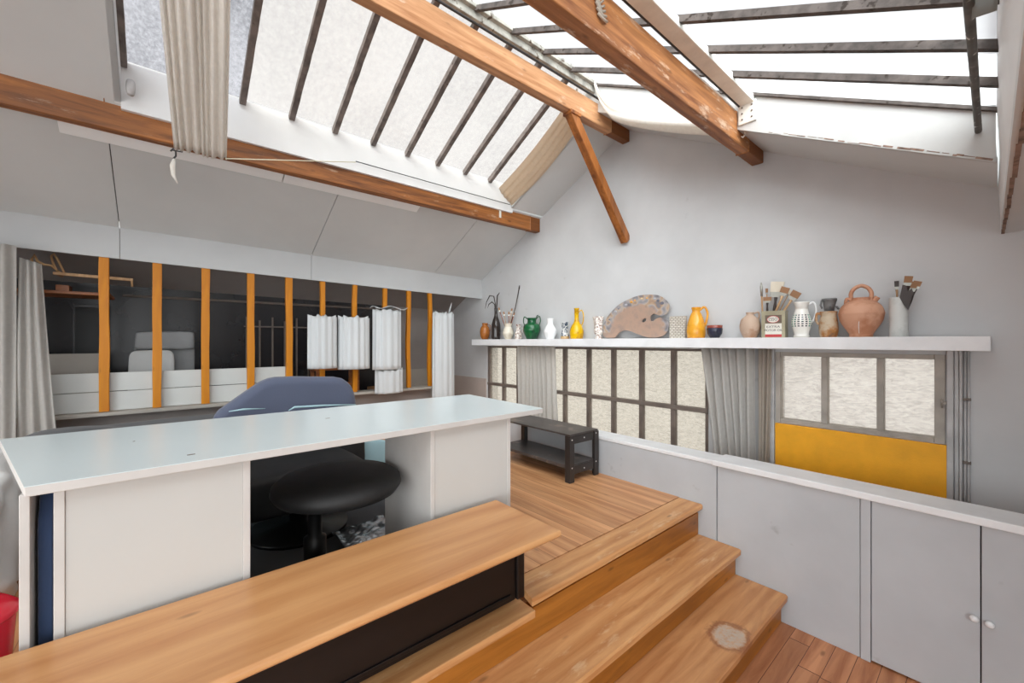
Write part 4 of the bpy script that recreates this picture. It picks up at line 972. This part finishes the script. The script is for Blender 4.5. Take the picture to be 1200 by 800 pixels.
# palette, leaning on the wall
pal = [(140, 515), (130, 470), (135, 410), (160, 350), (205, 290), (260, 235), (330, 195), (400, 165), (470, 150), (540, 148), (600, 155), (650, 180), (690, 220), (705, 260), (695, 300), (670, 325), (640, 337), (605, 330), (570, 318), (545, 335), (540, 360), (545, 380), (565, 385), (590, 365), (625, 350), (660, 355), (690, 375), (708, 410), (700, 460), (670, 505), (620, 525), (560, 530), (500, 520), (440, 500), (390, 480), (345, 467), (310, 468), (275, 485), (250, 515), (230, 530), (170, 530)]
PY = 3.42
def pw_(p):
    q = at_y(690+p[0]/7.5, 325+p[1]/7.5, PY); return q
base = pw_((400, 533)); cu = bpy.data.curves.new('palette', 'CURVE'); cu.dimensions = '2D'; cu.fill_mode = 'BOTH'; cu.extrude = .004
def spl(pts):
    s = cu.splines.new('POLY'); s.points.add(len(pts)-1); s.use_cyclic_u = True
    for i, (x, y) in enumerate(pts): s.points[i].co = (x, y, 0, 1)
def cr(P, k=4):
    o = []; n = len(P)
    for i in range(n):
        p0, p1, p2, p3 = (Vector(P[(i+j-1) % n]) for j in range(4))
        for q in range(k):
            q /= k; o.append(tuple(.5*((2*p1)+(-p0+p2)*q+(2*p0-5*p1+4*p2-p3)*q*q+(-p0+3*p1-3*p2+p3)*q**3)))
    return o
loc = [(pw_(p).x-base.x, pw_(p).z-sz) for p in pal]; spl(cr(loc))
hc = pw_((487, 377)); spl([(hc.x-base.x+.0235*math.cos(a), hc.z-sz+.0175*math.sin(a)+.006*math.cos(a)) for a in [2*PI*i/20 for i in range(20)]])
def meshify(cu, name, mat, parent):
    tmp = bpy.data.objects.new('tmp', cu); COL.objects.link(tmp)
    dg = bpy.context.evaluated_depsgraph_get(); me = bpy.data.meshes.new_from_object(tmp.evaluated_get(dg)); bpy.data.objects.remove(tmp)
    me.materials.clear(); me.materials.append(mat); o = bpy.data.objects.new(name, me); COL.objects.link(o); o.parent = parent; me.name = name; return o
def paletteM():
    m, nt, b = newmat('palette_wood'); tc = nt.nodes.new('ShaderNodeTexCoord'); sep = nt.nodes.new('ShaderNodeSeparateXYZ'); nt.links.new(tc.outputs['Object'], sep.inputs[0])
    n = noise_n(nt, tc.outputs['Object'], 7, 5, .6); col = ramp(nt, n.outputs['Fac'], [(.35, lin((158, 136, 122))), (.5, lin((172, 142, 124))), (.65, lin((150, 130, 120)))])
    # dried paint along the upper rim: x, y ellipse distance from the middle of the board
    ex = mth(nt, 'DIVIDE', mth(nt, 'SUBTRACT', sep.outputs[0], .02), .34); ey = mth(nt, 'DIVIDE', mth(nt, 'SUBTRACT', sep.outputs[1], .06), .30)
    d = mth(nt, 'SQRT', mth(nt, 'ADD', mth(nt, 'MULTIPLY', ex, ex), mth(nt, 'MULTIPLY', ey, ey)))
    n2 = noise_n(nt, tc.outputs['Object'], 12, 4, .7); dd = mth(nt, 'ADD', d, mth(nt, 'MULTIPLY', mth(nt, 'SUBTRACT', n2.outputs['Fac'], .5), .35))
    rim = mth(nt, 'MULTIPLY', ramp(nt, dd, [(.82, (0,)*3+(1,)), (.9, (1,)*3+(1,))]), mth(nt, 'GREATER_THAN', sep.outputs[1], .06))
    c = noise_n(nt, tc.outputs['Object'], 14, 1, .4); pc = ramp(nt, c.outputs['Fac'], [(.3, lin((112, 108, 112))), (.45, lin((150, 146, 148))), (.53, lin((176, 160, 146))), (.6, lin((168, 138, 112))), (.68, lin((120, 116, 120)))])
    nt.links.new(mix(nt, rim, col, pc), b.inputs['Base Color']); b.inputs['Roughness'].default_value = .6; return m
pt_ = thing('painter_palette', 'big kidney-shaped wooden painter\'s palette leaning on the wall', 'palette', (base.x, PY, sz+.001))
o = meshify(cu, 'board', paletteM(), pt_); o.rotation_euler = (PI/2-.0, 0, 0); pt_.rotation_euler = (-.10, 0, 0); pt_.location.y = PY-.015
daubs = []
for k, (px_, py_, r_, c_) in enumerate(((365, 215, .02, 0), (395, 200, .014, 0), (455, 185, .015, 1), (500, 180, .012, 0), (320, 240, .02, 2), (600, 200, .02, 3), (635, 225, .025, 3), (570, 185, .016, 2), (255, 275, .012, 3), (180, 370, .012, 3), (230, 300, .018, 2))):
    q = pw_((px_, py_)); r_ *= .8; m = MB().lump(q.x-base.x-r_, q.x-base.x+r_, -.009, -.003, q.z-sz-r_*.7, q.z-sz+r_*.7, .8, .003, 30, 16); daubs.append((m, c_))
PM = [paint('ochre_paint', (222, 160, 70), .5, .1, 20), paint('cream_paint', (232, 208, 168), .5, .1, 20), paint('pale_grey_paint', (176, 176, 184), .5, .1, 20), paint('slate_paint', (104, 104, 116), .5, .1, 20)]
for m, c_ in daubs: link('paint_daub', m, PM[c_], pt_, world=False)
# small stone-patterned tile
def brickM():
    m, nt, b = newmat('brick_relief'); v = coords(nt); mp = nt.nodes.new('ShaderNodeMapping'); mp.inputs['Rotation'].default_value = (PI/2, 0, 0)
    nt.links.new(v, mp.inputs['Vector']); br = nt.nodes.new('ShaderNodeTexBrick'); br.inputs['Scale'].default_value = 16; br.inputs['Mortar Size'].default_value = .035
    br.inputs['Color1'].default_value = lin((216, 210, 200)); br.inputs['Color2'].default_value = lin((198, 190, 178)); br.inputs['Mortar'].default_value = lin((132, 122, 110))
    nt.links.new(mp.outputs[0], br.inputs['Vector']); nt.links.new(br.outputs['Color'], b.inputs['Base Color']); b.inputs['Roughness'].default_value = .8; bump(nt, b, br.outputs['Fac'], -.4, .004); return m
(x0_, _), R, h, a_ = place(785, 804, 370)
tag(link('relief_tile', MB().box(xg(785, 3.42), xg(803.5, 3.42), 3.41, 3.44, sz+.001, sz+h), brickM(), bevel=.003), 'small pale tile with a brick-course relief between palette and yellow jug', 'tile')
t = pot('honey_jug', 'stout honey-yellow jug with one handle, right of the brick-relief tile', 'jug', 804.5, 827, 360, [(.88, 0), (.95, .06), (1, .22), (.92, .45), (.65, .72), (.42, .86), (.5, .97), (.48, 1)], G['honey']); handle(t, [(.4, .9), (.85, 1.0), (1.18, .8), (1.05, .5), (.85, .36)], .009, G['honey'])
(x, y), R, h, a = place(828, 847, 381); t = thing('small_bowl', 'small dark blue bowl with a red-brown rim', 'bowl', (x, y, sz+.0005), a)
link('body', MB().lathe([(.5*R, 0), (.62*R, .03*h), (.92*R, .35*h), (R, .7*h), (.96*R, .78*h), (.98*R, h*.98), (.9*R, h), (.82*R, .75*h), (.6*R, .3*h), (.2*R, .2*h)], 40, matf=lambda i: 1 if i >= 4 else 0), [G['bowl'], G['bowlin']], t, world=False)
t = pot('round_jug', 'squat pinkish stoneware jug with a short neck, left of the oil can', 'jug', 866.5, 891.5, 366, [(.6, 0), (.68, .04), (.95, .28), (1, .48), (.85, .72), (.45, .86), (.36, .92), (.42, 1)], G['stone']); handle(t, [(.35, .95), (.75, 1.0), (.85, .85), (.78, .74)], .006, G['stone'])
# oil can
(x, y), R, h, a = place(892.5, 922, 364.5)
ang = math.atan2(-ray(907, 400).x, ray(907, 400).y)*.35; wd = xg(921.5, 3.35)-xg(893, 3.35); wd *= .95
oc = thing('oil_can', 'rectangular khaki tin oil can with red and white label, filled with brushes', 'can', (x, 3.395, sz+.0005), ang)
oc['_R'] = wd/2; oc['_h'] = h
canm = paint('khaki_tin', (166, 158, 132), .4, .1, 8, .05, .2); canw = paint('label_white', (228, 224, 214), .5, .03, 8, 0); canr = paint('label_red', (188, 60, 62), .5, .05, 8, 0); ink = paint('label_ink', (52, 44, 44), .6, .05, 8, 0); brn = paint('label_brown', (106, 90, 76), .5, .08, 8, 0)
hw = wd/2; hd = .05; m = MB(); m.box(-hw, hw, -hd, -hd+.003, 0, h); m.box(-hw, hw, hd-.003, hd, 0, h); m.box(-hw, -hw+.003, -hd+.003, hd-.003, 0, h); m.box(hw-.003, hw, -hd+.003, hd-.003, 0, h); m.box(-hw+.003, hw-.003, -hd+.003, hd-.003, 0, .004)
link('body', m, canm, oc, world=False); link('rim', MB().box(-hw-.002, hw+.002, -hd-.002, -hd, h-.008, h).box(hw, hw+.002, -hd, hd, h-.008, h).box(-hw-.002, -hw, -hd, hd, h-.008, h), canm, oc, world=False)
lb = link('label', MB().box(-hw*.68, hw*.72, -hd-.0012, -hd-.0002, .02*h, .52*h), canw, oc, world=False)
link('red_band', MB().box(-hw*.68, hw*.72, -hd-.0016, -hd-.0013, .02*h, .12*h), canr, lb, world=False)
link('brown_band', MB().box(-hw*.68, hw*.72, -hd-.0016, -hd-.0003, .54*h, .84*h), brn, lb, world=False)
def disc(rx, rz, cx, cz, y, dy):
    return MB().extrude([(cx+rx*math.cos(2*PI*i/32), y, cz+rz*math.sin(2*PI*i/32)) for i in range(32)], (0, dy, 0))
link('oval', disc(hw*.52, h*.135, 0, .68*h, -hd-.0017, -.0006), canr, lb, world=False); link('oval', disc(hw*.47, h*.115, 0, .68*h, -hd-.0024, -.0004), canw, lb, world=False)
def text(body, size, cx, cz, y, mat, parent, sx=1):
    cu = bpy.data.curves.new('lettering', 'FONT'); cu.body = body; cu.size = size; cu.align_x = 'CENTER'; cu.align_y = 'CENTER'; cu.extrude = .0003; cu.offset = 0
    o = meshify(cu, 'lettering', mat, parent); o.rotation_euler = (PI/2, 0, 0); o.location = (cx, y, cz); o.scale = (sx, 1, 1)
text('ESSO', h*.16, 0, .68*h, -hd-.0034, ink, lb, .85); text('EXTRA', h*.11, 0, .40*h, -hd-.0018, ink, lb, 1.3); text('MOTOR OIL', h*.11, 0, .27*h, -hd-.0018, ink, lb, 1.0)
def px2can(u, v, dy=0):
    q = at_y(u, v, 3.395+dy); d = q-Vector((x, 3.395, 0)); c_, s_ = math.cos(-ang), math.sin(-ang); return (d.x*c_-d.y*s_, d.x*s_+d.y*c_, q.z-sz)
def can_brush(label, bu, bv, tu, tv, hw_, bw, bl, w_='handle_wood', br='bristle', dy=0, fl=.25):
    n = thing('paint_brush', label, 'brush', oc.location, ang, 'brushes in the oil can')
    for nm, mb, mat in brush(1, px2can(bu, bv, dy), px2can(tu, tv, dy), hw_, bw, bl, w_, br, fl): link(nm, mb, M[mat], n, world=False)
can_brush('broad pale brush with a dark handle standing tallest in the oil can', 906, 375, 911.5, 330, .011, .078, .075, 'handle_dark', dy=.0)
can_brush('flat brush with pale handle leaning just right of the broad one in the oil can', 905, 375, 921, 336.5, .009, .05, .042, br='bristle_b', dy=-.02)
can_brush('flat brown brush leaning furthest right in the oil can', 911, 375, 934.5, 341.5, .009, .055, .045, br='bristle_b', dy=.02)
can_brush('dark-handled brown brush at the left of the oil can', 899, 375, 899.3, 348, .008, .05, .028, 'handle_dark', 'bristle_b', dy=-.02)
can_brush('small slim brush rising behind the brown one in the oil can', 899, 375, 898.5, 338, .004, .016, .03, br='greytin_b' if 'greytin_b' in M else 'bristle_b', dy=.02)
can_brush('slender brush with a straw handle between the two leaning ones in the oil can', 908, 375, 926.5, 340, .004, .014, .03, dy=.035)
n = thing('long_brush', 'long thin brush at the left corner of the oil can', 'brush', oc.location, ang, None)
link('handle', MB().tube([px2can(894.5, 385, -.03), px2can(892.6, 347, -.03)], .006, 8), M['handle_wood'], n, world=False); link('bristles', MB().tube([px2can(892.6, 347, -.03), px2can(892.2, 336, -.03), px2can(892, 331, -.03)], [.008, .009, .003], 8), M['ferrule'], n, world=False)
# white pitcher with green pattern
t = pot('green_check_pitcher', 'white pitcher with green and black checks and a tall handle', 'pitcher', 927, 951.5, 354, [(.72, 0), (.8, .04), (.72, .1), (1, .38), (.95, .52), (.7, .72), (.62, .85), (.8, 1)], G['greenpat'])
handle(t, [(.62, .92), (1.15, .98), (1.38, .75), (1.15, .5), (.95, .42)], .006, G['white'])
t = pot('salt_glazed_jug', 'rust-stained stoneware jug with a left handle, beside the terracotta pot', 'jug', 959, 983, 365, [(.82, 0), (.88, .08), (.98, .3), (.92, .6), (.85, .75), (.8, .82), (.9, 1)], G['salt']); handle(t, [(-.8, .9), (-1.15, .92), (-1.2, .65), (-.92, .5)], .008, G['salt'])
(x, y), R, h0_, a = place(961, 982, 365); (x, y), R, h1_, a = place(962, 981.5, 350)
t = thing('tin_pot', 'dented dark grey tin pot standing in the mouth of the rust-stained jug', 'pot', (x, y, sz+h0_+.001), a)
hh = h1_-h0_; link('body', MB().lathe([(R*.6, 0), (R*.62, .02*hh), (R*.72, .5*hh), (R*.8, .8*hh), (R*.95, .86*hh), (R*.95, hh), (R*.8, hh), (R*.6, .5*hh)], 32), G['greytin'], t, world=False)
link('handle', MB().tube([(-R*.9, 0, hh*.9), (-R*1.05, 0, hh*.5), (-R*.85, 0, .02)], .006, 8), G['greytin'], t, world=False); link('handle', MB().tube([(R*.8, 0, hh*.85), (R*.6, 0, hh*.4), (R*.9, 0, hh*.35), (R*1.15, 0, hh*.15)], .006, 8), G['greytin'], t, world=False)
# big terracotta water jar
t = pot('terracotta_jar', 'large round terracotta water jar with a hoop handle and two spouts', 'jar', 981.5, 1036.5, 349, [(.5, 0), (.52, .03), (.55, .1), (.9, .38), (.99, .55), (1, .62), (.88, .78), (.62, .9), (.42, .93), (.42, .97), (.44, 1)], G['terra'], wall=.9)
handle(t, [(-.4, .92), (-.44, 1.1), (-.3, 1.24), (0, 1.31), (.3, 1.24), (.44, 1.1), (.4, .92)], .0115, G['terra'])
handle(t, [(-.45, .96), (-.62, .99), (-.68, .86)], .009, G['terra'], 'lug'); handle(t, [(.52, .85), (.62, .95), (.7, 1.0)], .015, G['terra'], 'spout')
handle(t, [(-.08, .10), (-.1, .3), (-.08, .42)], .0015, G['white'], 'glaze_drip')
for c_ in [c_ for c_ in t.children if c_.name.startswith('glaze_drip')]: c_.location = (0, -t['_R']*.72, 0); c_.rotation_euler = (.45, 0, 0)
# white jar with brushes
t = pot('white_jar', 'tall matt white cylinder jar at the right end of the shelf', 'jar', 1041.5, 1064.5, 348.5, [(.97, 0), (1, .02), (1, .3), (1, .7), (1, 1)], G['whitemat'], wall=.9)
def jb(label, dx, dz, hw_, bw, bl, w_='handle_dark', br='bristle_b', fl=.35, sx=.2, yy=0, y2=0):
    in_pot(t, 'paint_brush', label, 'brush', lambda R, h: brush(R, (sx*R, yy, h*.5), (dx*R, y2, h*dz), hw_, bw, bl, w_, br, fl), 'brushes in the white jar')
jb('slim dark-tipped brush standing upright at the left of the white jar', -.2, 1.42, .006, .02, .035, 'handle_wood', 'handle_dark', .8, -.1)
jb('tallest brush with a tan head in the white jar', 1.05, 1.52, .015, .036, .04, yy=-.02)
jb('brown brush leaning right behind the tallest one in the white jar', 1.5, 1.38, .012, .04, .04, sx=.6)
jb('dark brush leaning furthest right out of the white jar', 1.95, 1.38, .010, .035, .03, sx=.5, yy=.02)
in_pot(t, 'dark_brush_wedge', 'dark wedge standing in for a cluster of brushes at the rim of the white jar', 'rag', lambda R, h: [('cloth', MB().extrude([(.1*R, -R*1.02, h*.98), (.5*R, -R*1.02, h*.80), (.95*R, -R*1.02, h*.66), (1.15*R, -R*1.02, h*.85), (1.45*R, -R*1.02, h*1.1), (1.3*R, -R*1.0, h*1.2), (.95*R, -R*1.0, h*1.12), (.7*R, -R*1.0, h*1.28), (.4*R, -R*1.0, h*1.3)], (0, .012, 0)), 'handle_dark')])  # one flat slab shaped as a cluster of dark brushes

# ---------------------------------------------------------------- camera, sky, render look
cam = bpy.data.cameras.new('camera'); co = bpy.data.objects.new('camera', cam); COL.objects.link(co)
co.location = (0, 0, H); cam.sensor_width = 36; cam.lens = 36*F/1200; cam.clip_start = .02
co.rotation_euler = Matrix((RT, Vector((0, 0, 1)), -FW)).transposed().to_euler()
bpy.context.scene.camera = co
SUN, BASE = 15.0, .93
w = bpy.data.worlds.new('sky'); w.use_nodes = True; bpy.context.scene.world = w
nt = w.node_tree; bg = nt.nodes['Background']      # overcast sky, much brighter around the veiled sun behind the viewer
tc = nt.nodes.new('ShaderNodeTexCoord'); dt = nt.nodes.new('ShaderNodeVectorMath'); dt.operation = 'DOT_PRODUCT'
nt.links.new(tc.outputs['Generated'], dt.inputs[0]); dt.inputs[1].default_value = Vector((.68, -.70, .38)).normalized()
lobe = mth(nt, 'POWER', mth(nt, 'MAXIMUM', dt.outputs['Value'], 0.0), 4.0)
st_ = mth(nt, 'ADD', mth(nt, 'MULTIPLY', lobe, SUN), BASE); nt.links.new(st_, bg.inputs['Strength']); nt.links.new(mix(nt, mth(nt, 'MINIMUM', mth(nt, 'MULTIPLY', lobe, 3.0), 1.0), (1, 1, 1, 1), (.945, 1.0, .985, 1)), bg.inputs['Color'])
vs = bpy.context.scene.view_settings; vs.view_transform = 'Standard'; vs.look = 'None'; vs.gamma = 1; vs.use_curve_mapping = False; vs.exposure = 0.0
for o in bpy.data.objects:
    for k in ('_w', '_R', '_h'):
        if k in o: del o[k]
